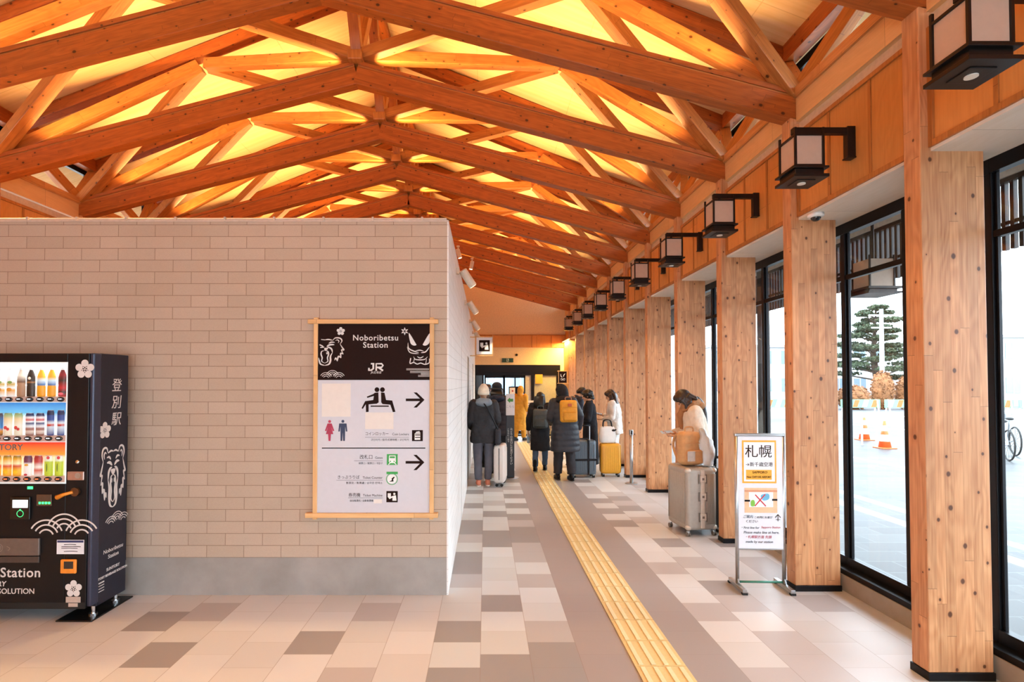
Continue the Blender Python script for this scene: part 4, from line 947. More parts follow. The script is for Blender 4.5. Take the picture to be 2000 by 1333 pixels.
for p, k in (([(-.04, .34), (-.24, .30), (-.36, .16)], 1.2), ([(-.10, .40), (-.28, .52), (-.36, .52)], 1.3), ([(-.02, .06), (-.16, .0), (-.20, -.22), (-.14, -.5), (-.16, -.78), (0, -.92)], 1.0), ([(0, -1.1), (-.22, -1.0), (-.30, -.72), (-.33, -.5)], 1.2), ([(0, .9), (-.2, .93), (-.36, .88)], .9)):
    art.stroke([(bx_+x*BW, by_+y*BH) for x, y in p if x > -.355], .0095*k, True)
fx, fy_ = sf(237, 118); art_flower(art, fx, fy_, .033)
wx, wy = sf(187, 392); art_waves(art, wx, wy, .048)
art.build('bear_drawing', M_art, G, F0)
d = Art(sf)   # horned mask, cropped by the right edge
d.poly([(660, 128), (700, 190), (706, 204), (688, 206), (670, 190)], True).poly([(790, 130), (752, 190), (748, 204), (768, 206), (788, 186)], True)
d.stroke([(655, 190), (660, 225), (700, 245), (722, 250)], 7*K_, True).stroke([(650, 215), (668, 250), (722, 258)], 6*K_, True).stroke([(788, 215), (765, 245), (735, 252)], 7*K_, True)
d.stroke([(700, 240), (728, 236), (752, 242)], 6*K_, True).stroke([(690, 275), (700, 292), (730, 296), (760, 292), (776, 276)], 6*K_, True).stroke([(712, 275), (730, 284), (752, 274)], 6*K_, True)
d.stroke([(672, 285), (668, 318), (690, 312), (712, 322), (734, 316), (760, 324), (786, 314), (788, 288)], 6*K_).stroke([(690, 312), (694, 290)], 5*K_, True).stroke([(765, 320), (770, 292)], 5*K_, True)
for k in range(6):
    t = k*PI/3+PI/6; q = lambda r, a: (634+r*math.cos(a), 118+r*math.sin(a)); d.poly([q(4, t), q(13, t-.42), q(25, t), q(13, t+.42)])
for y, x0, x1 in ((355, 645, 786), (372, 668, 790), (384, 735, 790), (396, 718, 790)): d.stroke([(x0, y-4), ((x0+x1)/2, y-4), (x1, y-4)], 2.6*K_, smooth=False).stroke([(x0, y+3), (x1, y+3)], 2.2*K_, smooth=False)
d.build('mask_drawing', M_art, G, F0)
j = Art(sf)   # railway logo
j.stroke([(440, 318), (440, 350), (428, 360), (412, 360), (414, 346)], 11*K_, smooth=False).stroke([(458, 364), (458, 320), (492, 320), (500, 330), (492, 342), (462, 343)], 10*K_, smooth=False).stroke([(472, 343), (500, 363)], 11*K_, smooth=False).stroke([(425, 320), (446, 320)], 9*K_, smooth=False)
j.build('railway_logo', M_art, G, F0)
tx('JR北海道', 457, 375, 17, M_art, F=F0, shear=.2)
M_pap = plain('cover_paper', '#dcd3ca', .6, 0, .02)
for x0, y0, x1, y1 in ((122, 443, 300, 648), (391, 622, 566, 725)):
    p, q = sf(x0, y0), sf(x1, y1); MB().box(p[0], q[0], -.0138, -.012, q[1], p[1]).build('cover_sheet', M_pap, G)
p, q = sf(446, 1158), sf(498, 1182); MB().box(p[0], q[0], -.0134, -.012, q[1], p[1]).build('cover_sheet', M_pap, G)
w = Art(sf)   # waiting people, bench, arrows, rules, lockers
w.disc((463, 481), 15*K_).disc((497, 481), 15*K_)
w.poly([(450, 500), (472, 498), (474, 560), (462, 568), (412, 572), (412, 618), (396, 620), (394, 572), (376, 600), (368, 596), (390, 552), (440, 545), (444, 520), (404, 532), (400, 524), (440, 508)])
w.poly([(488, 498), (510, 500), (520, 545), (558, 548), (578, 618), (562, 620), (546, 574), (498, 570), (490, 560)])
w.rect(424, 579, 537, 587)
def arrow(cx, cy0): w.poly([(cx-58, cy0-8), (cx+30, cy0-8), (cx-10, cy0-46), (cx+10, cy0-46), (cx+58, cy0), (cx+10, cy0+48), (cx-10, cy0+48), (cx+30, cy0+8), (cx-58, cy0+8)])
arrow(700, 544); arrow(700, 930)
w.rect(124, 839, 764, 845); 
for x0, x1, y in ((391, 662, 775), (324, 502, 920), (214, 502, 1040), (288, 502, 1148)): w.rect(x0, y, x1, y+1.5)
w.rect(681, 731, 748, 799); w.rect(524, 1107, 594, 1176)
w.build('pictograms', M_ink, G, F1)
v = Art(); icon_ticket(v, *sf(559, 1141), 70*K_); lx, ly = sf(715, 765); v.rect(lx-.022, ly-.033, lx+.022, ly+.016); v.poly([(lx-.018, ly+.020), (lx+.024, ly+.020), (lx+.014, ly+.034), (lx-.008, ly+.030)])
tx_, ty_ = sf(559, 912); 
v.build('pictogram_marks', M_white, G, facing((0, -.0131, 0)))
v = Art(sf).rect(700, 758, 732, 764).rect(700, 774, 732, 779); v.build('locker_lines', M_ink, G, facing((0, -.0140, 0)))
g_ = Art(sf).rect(526, 879, 593, 946).rect(524, 988, 594, 1003); g_.ring((558, 1033), 34*K_, 4*K_); g_.build('green_marks', plain('sign_green', '#2f9a3c', .5), G, F1)
v = Art(sf).poly([(540, 888), (580, 888), (582, 925), (574, 934), (545, 934), (538, 925)]); v.stroke([(546, 934), (536, 944)], 5*K_, smooth=False).stroke([(574, 934), (584, 944)], 5*K_, smooth=False); v.build('pictogram_marks', M_white, G, facing((0, -.0131, 0)))
v = Art(sf).disc((558, 1033), 28*K_); v.build('pictogram_marks', M_white, G, facing((0, -.0131, 0)))
v = Art(sf).rect(544, 893, 576, 904); v.disc((548, 924), 4*K_).disc((571, 924), 4*K_); v.build('train_windows', plain('sign_green', '#2f9a3c', .5), G, facing((0, -.0140, 0)))
v = Art(sf).poly([(540, 1048), (558, 1040), (556, 1030), (570, 1018), (576, 1022), (566, 1034), (568, 1048)]); v.build('seat_mark', M_ink, G, facing((0, -.0140, 0)))
wm = Art(sf); wm.disc((171, 678), 9*K_); wm.poly([(158, 690), (184, 690), (200, 735), (191, 738), (182, 712), (194, 756), (180, 756), (177, 798), (165, 798), (162, 756), (148, 756), (160, 712), (151, 738), (142, 735)]); wm.build('woman_pictogram', plain('picto_red', '#a3133c', .5), G, F1)
mn = Art(sf); mn.disc((253, 677), 9*K_); mn.poly([(230, 690), (276, 690), (281, 740), (272, 740), (268, 708), (266, 798), (255, 798), (253, 745), (250, 798), (239, 798), (238, 708), (234, 740), (225, 740)]); mn.build('man_pictogram', plain('picto_navy', '#1e2547', .5), G, F1)
tx('コインロッカー', 390, 755, 24, al='LEFT', sx=.88); tx('Coin Lockers', 662, 757, 21, al='RIGHT', sx=.9); tx('코인라커 / 投币式寄物柜 / 코인락커', 662, 792, 16, al='RIGHT', sx=.98)
tx('改札口', 440, 899, 30, al='RIGHT', sx=.92); tx('Gates', 500, 902, 20, al='RIGHT'); tx('検票口 / 驗票口 / 개찰구', 500, 937, 15, al='RIGHT', sx=.95)
tx('きっぷうりば', 358, 1023, 25, al='RIGHT', sx=.92); tx('Ticket Counter', 500, 1025, 21, al='RIGHT', sx=.93); tx('售票处 / 售票處 / 승차권 판매소', 500, 1058, 15, al='RIGHT', sx=1.12)
tx('券売機', 364, 1133, 27, al='RIGHT', sx=.92); tx('Ticket Machine', 500, 1134, 21, al='RIGHT', sx=.93); tx('自动售票机 / 自動售票機', 444, 1167, 15, al='RIGHT', sx=.9)

# ------------------------------------------------------------------ white notice stand beside the second column
NX, NY = (1481-948)*4.27/1030, 4.27
q2 = 4.27/1030
nf = lambda px, py: ((px-1481)*q2, EYE-(py-749)*q2)
N = thing('notice_stand', 'white notice stand with handwritten board beside the second timber column', 'notice stand', (NX, NY, 0), math.radians(-2))
x0, z0 = nf(1439, 1069); x1, z1 = nf(1524, 852)
M_board = plain('whiteboard', '#e4e7ee', .3, 0, .015)
MB().box(x0, x1, -.012, .012, z0, z1).build('board', M_board, N, .002)
for x in (x0-.008, x1+.008): MB().tube([(x, 0, .035), (x, 0, z1+.012)], .0145, 12).build('upright', M_steel, N, 0, True)
MB().box(x0-.022, x1+.022, -.017, .017, z1, z1+.022).build('top_rail', M_steel, N, .005)
MB().box(x0, x1, -.014, .014, z0-.012, z0).build('bottom_rail', M_steel, N, .003)
for x in (x0-.008, x1+.008):
    ft = MB().box(x-.017, x+.017, -.135, .135, .012, .042).build('foot', M_steel, N, .003)
    for y in (-.125, .125): MB().box(x-.02, x+.02, y-.014, y+.014, 0, .016).build('rubber_tip', M_rubber, ft)
    MB().bar((x, -.02, .045), (x, .0, .075), .012, .03).build('clamp', M_steel, ft)
MB().tube([(x0, 0, .055), (x1, 0, .055)], .009, 10).build('cross_rod', plain('rod_green', '#3f7f6a', .4, .2), N, 0, True)
NF = facing((0, -.0125, 0))
def npanel(nm, ax, ay, bx_, by_, m, lvl=0, tilt=0): p, q = nf(ax, ay), nf(bx_, by_); return MB().box(p[0], q[0], -.0128-.0007*(lvl+1), -.012, q[1], p[1]).build(nm, m, N)
npanel('orange_poster', 1447, 860, 1512, 943, plain('poster_amber', '#eeae3a', .5)); npanel('poster_sheet', 1450, 863.5, 1509, 939.5, plain('sheet_white', '#eef0f4', .5, 0, .01), 1)
npanel('orange_caption', 1454, 917, 1503, 936, plain('poster_amber', '#eeae3a', .5), 2)
nt = lambda s, px, py, h, m=M_ink, lvl=2, **k: lettering(s, h*q2, facing((0, -.0130-.0007*(lvl+1), 0)) @ Matrix.Translation((*nf(px, py), 0)), m, N, **k)
nt('札幌', 1478, 883, 26); nt('→新千歳空港', 1479, 907, 9, sx=.98); nt('SAPPORO', 1480, 922, 6.5, lvl=3, shear=.15); nt('New CHITOSE AIRPORT', 1478.5, 931, 5.2, lvl=3, bold=.0002, sx=.84)
npanel('picture_card', 1451, 952, 1513, 1000, plain('card_peach', '#edc09a', .5)); npanel('picture_stripe', 1451, 956, 1513, 960, plain('card_rose', '#d99a78', .5), 1); npanel('white_ticket', 1459, 960, 1505, 989, plain('sheet_white', '#eef0f4', .5), 2)
npanel('black_tape', 1451, 975, 1461, 978.5, M_black, 3); npanel('black_tape', 1503, 973, 1513, 976.5, M_black, 3)
a = Art(nf); a.poly([(1482, 966), (1496, 963), (1497, 973), (1486, 976)], True); a.build('blue_mark', plain('card_blue', '#6ab4d8', .5), N, facing((0, -.0152, 0)))
a = Art(nf); a.poly([(1463, 977), (1469, 976), (1470, 986), (1463, 987)], True); a.build('green_mark', plain('card_green', '#7fbf4a', .5), N, facing((0, -.0152, 0)))
a = Art(nf); a.stroke([(1471, 965), (1491, 987)], .008, smooth=False).stroke([(1490, 964), (1470, 987)], .008, smooth=False); a.build('red_cross', plain('cross_red', '#cf2a3a', .5), N, facing((0, -.0160, 0)))
blue = plain('marker_dark', '#3b4050', .5); redm = plain('marker_red', '#c0566a', .5)
nt('ご案内', 1457, 1008, 6.5, blue, 0, shear=.1); nt('この列にお並び', 1486, 1009, 5, blue, 0, shear=.1); nt('ください', 1464, 1017, 6, blue, 0, shear=.1)
nt('・First line for', 1460, 1029, 6, blue, 0, shear=.2); nt('Sapporo Station', 1500, 1028, 5.6, redm, 0, shear=.2); nt('Please make line at here.', 1482, 1038, 6.8, blue, 0, shear=.2)
nt('・札幌駅方面 先頭', 1476, 1047, 6.2, redm, 0, shear=.1); nt('made by our station', 1478, 1056, 6.4, blue, 0, shear=.2)
a = Art(nf); a.stroke([(1514, 1004), (1514, 1016)], .005, smooth=False).stroke([(1509, 1009), (1514, 1003), (1519, 1009)], .006, smooth=False).stroke([(1510, 1013), (1518, 1013)], .004, smooth=False); a.build('arrow_mark', M_ink, N, facing((0, -.0130, 0)))
# ------------------------------------------------------------------ luggage and small hall furniture
def rbox(mb, c, d, r, n=5, e=5.0):
    """soft box: superellipse rings with rounded top and bottom"""
    cx, cy_, cz = c; w, dp, h = d; sp = []
    for k in range(n+1):
        a = PI/2*k/n; o = r*(1-math.sin(a)); sp.append((cx, cy_, cz-h/2+r*(1-math.cos(a)), w/2-o, dp/2-o))
    sp += [(cx, cy_, 2*cz-z, rx, ry) for _, _, z, rx, ry in reversed(sp)]
    return mb.rings(sp, 40, True, e)
def wheel_set(T, w, d, m=M_rubber):
    for sx in (-1, 1):
        for sy in (-1, 1):
            b = MB().cyl((sx*w, sy*d), .018, .034, .062, 10).build('caster_fork', M_steel, T)
            wm_ = MB()
            for q in (-.011, .011): wm_.tube([(sx*w+q-.007, sy*d, .024), (sx*w+q+.007, sy*d, .024)], .024, 14)
            wm_.build('wheel', m, b)
def suitcase(label, loc, rz, w, d, h, mat, name='suitcase', ribs=True, handle=.0, pat=None):
    T = thing(name, label, 'suitcase', loc, rz, None)
    mb = MB(); rbox(mb, (0, 0, .055+h/2), (w, d, h), .045, e=6); s = mb.build('shell', mat, T, 0, True)
    if ribs:
        rb = MB()
        n = int(w/.038)
        for k in range(n):
            x = -w/2+.05+(w-.1)*k/(n-1)
            for sy in (-1, 1): rb.box(x-.006, x+.006, sy*(d/2-.002)-.004, sy*(d/2-.002)+.004, .12, .055+h-.07)
        rb.build('ribs', mat, s, .003)
    MB().tube([(-w/2+.002, 0, .11), (-w/2-.001, 0, .055+h-.05)], .006, 8).tube([(w/2-.002, 0, .11), (w/2+.001, 0, .055+h-.05)], .006, 8).build('zip', M_black, T)
    wheel_set(T, w/2-.05, d/2-.05)
    MB().tube([(-.09, 0, .05+h), (-.085, 0, .075+h), (.085, 0, .075+h), (.09, 0, .05+h)], .010, 8).build('carry_handle', M_black, T, 0, True)
    if handle:
        MB().tube([(-.10, -d/2+.04, .05+h), (-.10, -d/2+.04, .05+h+handle)], .009, 8).tube([(.10, -d/2+.04, .05+h), (.10, -d/2+.04, .05+h+handle)], .009, 8).build('trolley_rod', M_steel, T)
        MB().tube([(-.115, -d/2+.04, .05+h+handle), (.115, -d/2+.04, .05+h+handle)], .015, 10).build('trolley_grip', M_black, T, 0, True)
    return T
M_ivory = plain('case_ivory', '#e0d6cf', .35, 0, .03); M_slate = plain('case_slate', '#56636e', .35, .1, .04); M_mustard = plain('case_mustard', '#d99a2b', .38, 0, .04)
suitcase('ivory suitcase turned edge on beside the person in orange shoes', (.245, 8.62, 0), math.radians(82), .42, .18, .61, M_ivory)
T = suitcase('slate blue suitcase with black cross straps', (1.715, 9.33, 0), math.radians(4), .44, .27, .60, M_slate, handle=.26)
T2 = T
sm = MB(); sm.box(.05, .085, -.142, .142, .052, .662).box(-.226, .226, -.142, .142, .30, .335); sm.build('luggage_strap', M_black, T2, .004); MB().box(.035, .10, -.148, -.140, .30, .338).build('strap_buckle', M_black, T2, .003)
suitcase('mustard yellow ribbed suitcase under a white tote bag', (2.22, 9.42, 0), math.radians(-3), .36, .24, .53, M_mustard)
suitcase('black suitcase wedged between the silver one and the column', (2.668, 5.93, 0), 0, .30, .22, .66, plain('case_black', '#232226', .5), handle=.12)
# silver aluminium case with latches on the side that faces the camera
M_alu = plain('case_aluminium', '#aca49a', .5, .35, .04); M_alu2 = plain('case_alu_light', '#d3c6b8', .4, .4, .04)
T = thing('aluminium_suitcase', 'large silver ribbed suitcase with three latches under a tan backpack', 'suitcase', (2.305, 5.93, 0), math.radians(8))
mb = MB(); rbox(mb, (0, 0, .40), (.36, .46, .67), .04, e=7); s = mb.build('shell', M_alu, T, 0, True)
rb = MB()
for k in range(9):
    x = .045+k*.013; rb.tube([(x, -.231, .13), (x, -.231, .67)], .004, 6)
for k in range(16): y = -.18+k*.024; rb.tube([(-.1785, y, .13), (-.1785, y, .67)], .0035, 6)
rb.build('ribs', M_alu, s, 0, True)
MB().box(-.022, .022, -.238, -.222, .09, .715).box(-.022, .022, -.2, .2, .727, .740).build('latch_band', M_alu2, T, .004)
for z in (.62, .43, .21):
    l = MB().box(-.034, .034, -.248, -.236, z-.036, z+.036).build('latch', M_alu2, T, .006)
    MB().box(-.048, -.034, -.244, -.236, z-.05, z+.05).box(.034, .048, -.244, -.236, z-.05, z+.05).build('latch_hasp', plain('hasp_grey', '#7d736b', .35, .8), l, .003)
    MB().box(-.012, .012, -.2495, -.2475, z-.012, z+.012).build('latch_button', plain('hasp_grey', '#7d736b', .35, .8), l)
for sx in (-1, 1):
    for z in (.095, .705): MB().ell((sx*.148, -.196, z), (.034, .034, .03)).build('corner_guard', M_alu2, T, 0, True)
MB().tube([(.183, -.07, .36), (.205, -.05, .36), (.205, .05, .36), (.183, .07, .36)], .008, 8).build('side_handle', M_black, T, 0, True)
wheel_set(T, .150, .195, plain('wheel_grey', '#6e645c', .5))
# tan backpack and clear plastic bag on it
def backpack(label, loc, rz, w, d, h, col, pocket, name='backpack', tilt=0, patch=None, strapcol=None):
    T = thing(name, label, 'backpack', loc, rz)
    T.rotation_euler = (tilt, 0, rz)
    m = plain('bag'+col, col, .65, 0, .1, 20, .2); mp = plain('bag'+pocket, pocket, .65, 0, .1, 20, .2)
    b = MB(); rbox(b, (0, 0, h/2), (w, d, h), min(w, d)*.30, e=3.6); b.build('body', m, T, 0, True, sub=1)
    b = MB(); rbox(b, (0, -d/2-.012, h*.27), (w*.8, .07, h*.42), .03, e=3.6); b.build('front_pocket', mp, T, 0, True)
    MB().tube([(-w*.42, -d/2-.004, h*.66), (-w*.2, -d/2-.014, h*.68), (w*.2, -d/2-.014, h*.68), (w*.42, -d/2-.004, h*.66)], .005, 6).tube([(-w*.36, -d/2-.046, h*.44), (w*.36, -d/2-.046, h*.44)], .004, 6).build('zip', plain('zip'+pocket, pocket, .5), T)
    MB().tube(smooth_pts([(-.05, 0, h-.01), (-.045, 0, h+.045), (.045, 0, h+.045), (.05, 0, h-.01)]), .009, 8).build('grab_handle', plain('bag'+(strapcol or pocket), strapcol or pocket, .6), T, 0, True)
    for s in (-1, 1): MB().tube(smooth_pts([(s*w*.22, d/2-.02, h*.93), (s*w*.28, d/2+.07, h*.82), (s*w*.32, d/2+.09, h*.5), (s*w*.38, d/2-.02, h*.12)]), .016, 8).build('shoulder_strap', mp, T, 0, True)
    if patch: MB().box(-w*.12, w*.12, -d/2-.018, -d/2-.004, h*.70, h*.84).build('patch', patch, T, .01)
    return T
T = backpack('tan canvas backpack standing on the silver suitcase', (2.275, 5.90, .742), math.radians(14), .25, .18, .37, '#c99a68', '#c08f60', tilt=0)
MB().box(-.125, -.03, -.150, -.142, .06, .17).build('id_pocket', plain('id_plastic', '#b9b0a8', .15), T, .004)
T = thing('plastic_bag', 'crumpled white plastic bag beside the tan backpack', 'bag', (2.44, 5.84, .744))
pb = MB(); rnd = random.Random(7)
pb.rings([(0, 0, .0, .05, .06), (0, 0, .015, .075, .10), (.0, 0, .12, .085, .11), (-.01, .0, .24, .075, .10), (-.03, 0, .33, .05, .07), (-.05, 0, .40, .02, .03)], 28, True)
o = pb.build('bag', None, T, 0, True, sub=2)
tt = NT('bag_plastic'); nn = tt.noise(tt.obj(), 22, 4, .7); tt.bump(nn, .35, .02); tt.b.inputs['Transmission Weight'].default_value = .45
o.data.materials.append(tt.fin(C('#f0f0f2'), .25))
tx3 = bpy.data.textures.new('crumple', 'CLOUDS'); tx3.noise_scale = .10; dm = o.modifiers.new('crumple', 'DISPLACE'); dm.texture = tx3; dm.strength = .06; dm.mid_level = .5
T = thing('tote_bag', 'white cloth tote bag resting on the mustard suitcase', 'bag', (2.17, 9.40, .588))
b = MB(); b.rings([(0, 0, 0, .12, .05), (0, 0, .02, .15, .07), (0, 0, .15, .15, .075), (0, 0, .27, .13, .05), (0, 0, .30, .12, .03)], 28, True, 2.6)
b.build('body', plain('tote_white', '#e3dfda', .8, 0, .05, 12, .3), T, 0, True, sub=1)
for s in (-1, 1): MB().tube(smooth_pts([(-.08, s*.025, .28), (-.06, s*.03, .40), (.05, s*.03, .40), (.08, s*.025, .28)]), .007, 6).build('strap', M_black, T, 0, True)
MB().ell((.10, -.055, .23), (.035, .02, .02)).ell((.135, -.055, .24), (.015, .015, .015)).build('charm', M_black, T, 0, True)
# queue post and floor sign
T = thing('barrier_post', 'slim silver queue barrier post before the fifth and sixth columns', 'barrier post', (2.40, 8.70, 0))
MB().cyl((0, 0), .10, 0, .012, 28).build('base', M_steel, T, .003); MB().cyl((0, 0), .026, .012, .80, 20).build('pole', M_steel, T, 0, True)
MB().cyl((0, 0), .034, .80, .885, 20).build('head', M_steel, T, .004); MB().box(-.012, .012, -.038, -.030, .81, .875).build('belt_slot', M_black, T)
T = thing('queue_sign', 'slim black floor sign with a green arrow on its white top', 'sign', (.435, 9.24, 0))
MB().cyl((.0, 0), .15, 0, .012, 28).build('base', M_steel, T, .003)
MB().box(-.070, .070, -.03, .03, .012, 1.09).build('post', plain('sign_post_black', '#23242a', .4, .2), T, .004)
MB().box(-.076, .076, -.034, .034, 1.09, 1.465).build('white_top', M_signwhite, T, .004)
QF = facing((0, -.0345, 0))
a = Art(); a.poly([(-.055, 1.355), (-.005, 1.405), (-.005, 1.38), (.05, 1.38), (.05, 1.33), (-.005, 1.33), (-.005, 1.305)]); a.build('green_arrow', plain('arrow_green', '#3f8a3a', .5), T, QF)
lettering('こちら', .05, QF @ Matrix.Translation((0, 1.24, 0)), plain('sign_grey', '#8a8d93', .5), T)
for i, ch in enumerate('みどりの窓口にお並びください'): lettering(ch, .046, facing((0, -.0305, 0)) @ Matrix.Translation((.018, .85-.046*i, 0)), M_white, T)
for i, ch in enumerate('こちらに一列で'): lettering(ch, .034, facing((0, -.0305, 0)) @ Matrix.Translation((-.035, .85-.036*i, 0)), M_white, T)
# ------------------------------------------------------------------ people (local frame: facing +y, x to their right)
M_skin = plain('skin', '#c99877', .5, 0, .04, 40); M_hair = plain('hair_black', '#17120f', .4, 0, .3, 60); M_hairb = plain('hair_brown', '#2e1d15', .4, 0, .3, 60)
M_eye = plain('eye_dark', '#161010', .2); M_lip = plain('lip', '#b4685c', .45)
def cloth(name, col, rough=.75, quilt=0):
    if name in _mats: return _mats[name]
    t = NT(name); o = t.obj(); c = C(col); n1 = t.noise(o, 7, 4, .6); n2 = t.noise(o, 240, 2)
    k = t.ramp(n1, [(.3, tuple(x*.82 for x in c[:3])+(1,)), (.7, tuple(min(1, x*1.12) for x in c[:3])+(1,))])
    h = t.math('ADD', t.math('MULTIPLY', n1, 1.0), t.math('MULTIPLY', n2, .12))
    t.bump(h, .5, .02); _mats[name] = t.m; return t.fin(k, rough, 0, .25)
FOLDS = bpy.data.textures.new('folds', 'CLOUDS'); FOLDS.noise_scale = .11; FOLDS.noise_depth = 2
class Figure:
    def __init__(s, label, loc, rot, H=1.62, lean=0, twist=0, head=(0, 0), z0=1.0, side=0):
        s.T = thing('person', label, 'person', loc, math.radians(rot)); s.k = H/1.7; s.lean = math.radians(lean); s.z0 = z0
        s.hy, s.hp = math.radians(head[0]), math.radians(head[1]); s.side = math.radians(side)
        s.joints()
    def joints(s):
        s.J = dict(hip=[(-.09, 0, .90), (.09, 0, .90)], knee=[(-.095, .03, .49), (.095, .03, .49)], ank=[(-.10, -.01, .085), (.10, -.01, .085)], sh=[(-.17, 0, 1.395), (.17, 0, 1.395)],
                   elb=[(-.235, -.04, 1.12), (.235, -.04, 1.12)], wri=[(-.22, .10, .92), (.22, .10, .92)], hd=[(0, .1, -1), (0, .1, -1)], hn=[(1, 0, 0), (-1, 0, 0)])
    def warp(s, p):
        p = Vector(p); z = p.z
        if s.lean or s.side:
            t = min(1, max(0, (z-s.z0+.12)/.34)); t = t*t*(3-2*t)
            q = p-Vector((0, 0, s.z0)); q = Matrix.Rotation(-s.lean*t, 3, 'X') @ (Matrix.Rotation(s.side*t, 3, 'Y') @ q); p = q+Vector((0, 0, s.z0))
        return p*s.k
    def hw(s, p):
        """head turn about the neck, before the torso warp"""
        q = Vector(p)-Vector((0, 0, 1.46)); q = Matrix.Rotation(s.hy, 3, 'Z') @ (Matrix.Rotation(-s.hp, 3, 'X') @ q); return q+Vector((0, 0, 1.46))
    def make(s, nm, mb, m, head=False, **kw):
        mb.v = [tuple(s.warp(s.hw(v) if head else v)) for v in mb.v]
        o = mb.build(nm, m, s.T, **kw)
        if nm in ('coat', 'trousers', 'hood', 'collar', 'scarf', 'scarf_end'):
            d = o.modifiers.new('folds', 'DISPLACE'); d.texture = FOLDS; d.texture_coords = 'LOCAL'; d.strength = .030 if nm != 'trousers' else .024; d.mid_level = .5
        return o
    def hand(s, mb, i, curl):
        w = Vector(s.J['wri'][i]); d = Vector(s.J['hd'][i]).normalized(); n = Vector(s.J['hn'][i]); n = (n-d*n.dot(d)).normalized(); t = d.cross(n)
        th = 1 if i == 0 else -1
        if s.J.get('thumb'): th = s.J['thumb'][i]
        for k in range(4):
            o = (k-1.5)
            b = w+d*.015+t*o*.011; kn = w+d*(.088-.004*abs(o-.3))+t*o*.021
            mb.cap(b, kn, .0135, .0115, 10)
            L = (.062, .074, .070, .054)[k if th > 0 else k]; p = kn; a = curl*.6
            for q, f in enumerate((.46, .30, .24)):
                dd = (d*math.cos(a)+n*math.sin(a)).normalized(); e = p+dd*L*f*1.15
                mb.cap(p, e, .0095-.001*q, .0088-.001*q, 8); p = e; a += curl
        tb = w+d*.03+t*th*.024; tm = tb+(d*.55+t*th*.75+n*.35).normalized()*.042; te = tm+(d*.8+t*th*.25+n*.55).normalized()*.032
        mb.cap(tb, tm, .012, .010, 8); mb.cap(tm, te, .0098, .008, 8)
    def body(s, skin=M_skin, curl=(.35, .35), face=True):
        b = MB(); J = s.J; h = MB()
        # head
        h.ell((0, -.005, 1.595), (.072, .092, .100)); h.ell((0, .030, 1.555), (.056, .062, .082)); h.ell((0, .070, 1.505), (.030, .026, .022)); h.ell((0, .052, 1.525), (.044, .036, .034))
        h.cap((0, .092, 1.585), (0, .106, 1.556), .008, .012); h.ell((0, .094, 1.553), (.017, .012, .009))
        for q in (-1, 1):
            h.ell((q*.073, -.005, 1.575), (.010, .020, .030)); h.ell((q*.040, .068, 1.548), (.022, .020, .020)); h.cap((q*.012, .088, 1.608), (q*.045, .078, 1.606), .008, .007)
        h.ell((0, .090, 1.522), (.020, .010, .006)); h.ell((0, .088, 1.513), (.018, .011, .006))
        h.cap((0, -.02, 1.42), (0, .0, 1.54), .050, .050)
        h.v = [tuple(s.hw(v)) for v in h.v]; b.add(h.v, h.f)
        # trunk and limbs, one surface
        b.rings([(0, 0, .84, .12, .09), (0, 0, .95, .145, .10), (0, 0, 1.08, .115, .085), (0, 0, 1.25, .145, .10), (0, 0, 1.36, .155, .085), (0, 0, 1.42, .09, .06), (0, -.01, 1.46, .05, .05)], 24)
        for i in (0, 1):
            b.cap(J['hip'][i], J['knee'][i], .078, .052); b.cap(J['knee'][i], J['ank'][i], .050, .034)
            a = Vector(J['ank'][i]); b.cap(a+Vector((0, -.02, -.035)), a+Vector((0, .14, -.05)), .032, .024)
            b.cap(J['sh'][i], J['elb'][i], .048, .038); b.cap(J['elb'][i], J['wri'][i], .038, .025); s.hand(b, i, curl[i])
        s.make('body', b, skin, remesh=.0055*s.k, smoothing=3)
        if face:
            for q in (-1, 1): s.make('eye', MB().ell((q*.031, .0835, 1.588), (.0125, .006, .0065), n=10, m=6), M_eye, True, smooth=True)
            s.make('mouth', MB().ell((0, .0985, 1.517), (.019, .005, .006), n=12, m=6), M_lip, True, smooth=True)
    def trousers(s, m, wide=1.0, hem=.09, name='trousers'):
        b = MB(); J = s.J
        b.rings([(0, 0, .80, .16, .11), (0, 0, .92, .165, .115), (0, 0, 1.03, .145, .10)], 24)
        for i in (0, 1):
            a = Vector(J['ank'][i]); kn = Vector(J['knee'][i]); a2 = kn.lerp(a, (kn.z-hem-.02)/(kn.z-a.z))
            b.cap(J['hip'][i], kn, .095, .074*wide); b.tube([kn, kn.lerp(a2, .5), a2], [.074*wide, .066*wide, .062*wide], 18)
        s.make(name, b, m, remesh=.011, smoothing=3)
    def shoes(s, m, sole=None, boot=0):
        for i in (0, 1):
            a = Vector(s.J['ank'][i]); b = MB(); z = a.z-.085
            sp = [(a.x, a.y-.055, .034, .062), (a.x, a.y+.02, .040, .075), (a.x, a.y+.10, .043, .058), (a.x, a.y+.165, .036, .040)]
            b.ell((a.x, a.y-.03, z+.055), (.040, .055, .050)); b.ell((a.x, a.y+.07, z+.045), (.046, .105, .042)); b.ell((a.x, a.y+.13, z+.035), (.042, .06, .030))
            b.cap((a.x, a.y-.015, z+.06), (a.x, a.y-.01, z+.11+boot), .042, .044)
            o = s.make('boot' if boot else 'shoe', b, m, remesh=.008, smoothing=2)
            q = MB(); q.rings([(a.x, a.y+.045, z+.002, .046, .138), (a.x, a.y+.045, z+.022, .047, .140)], 28, True, 2.4); s.make('sole', q, sole or M_rubber, bevel=.004)
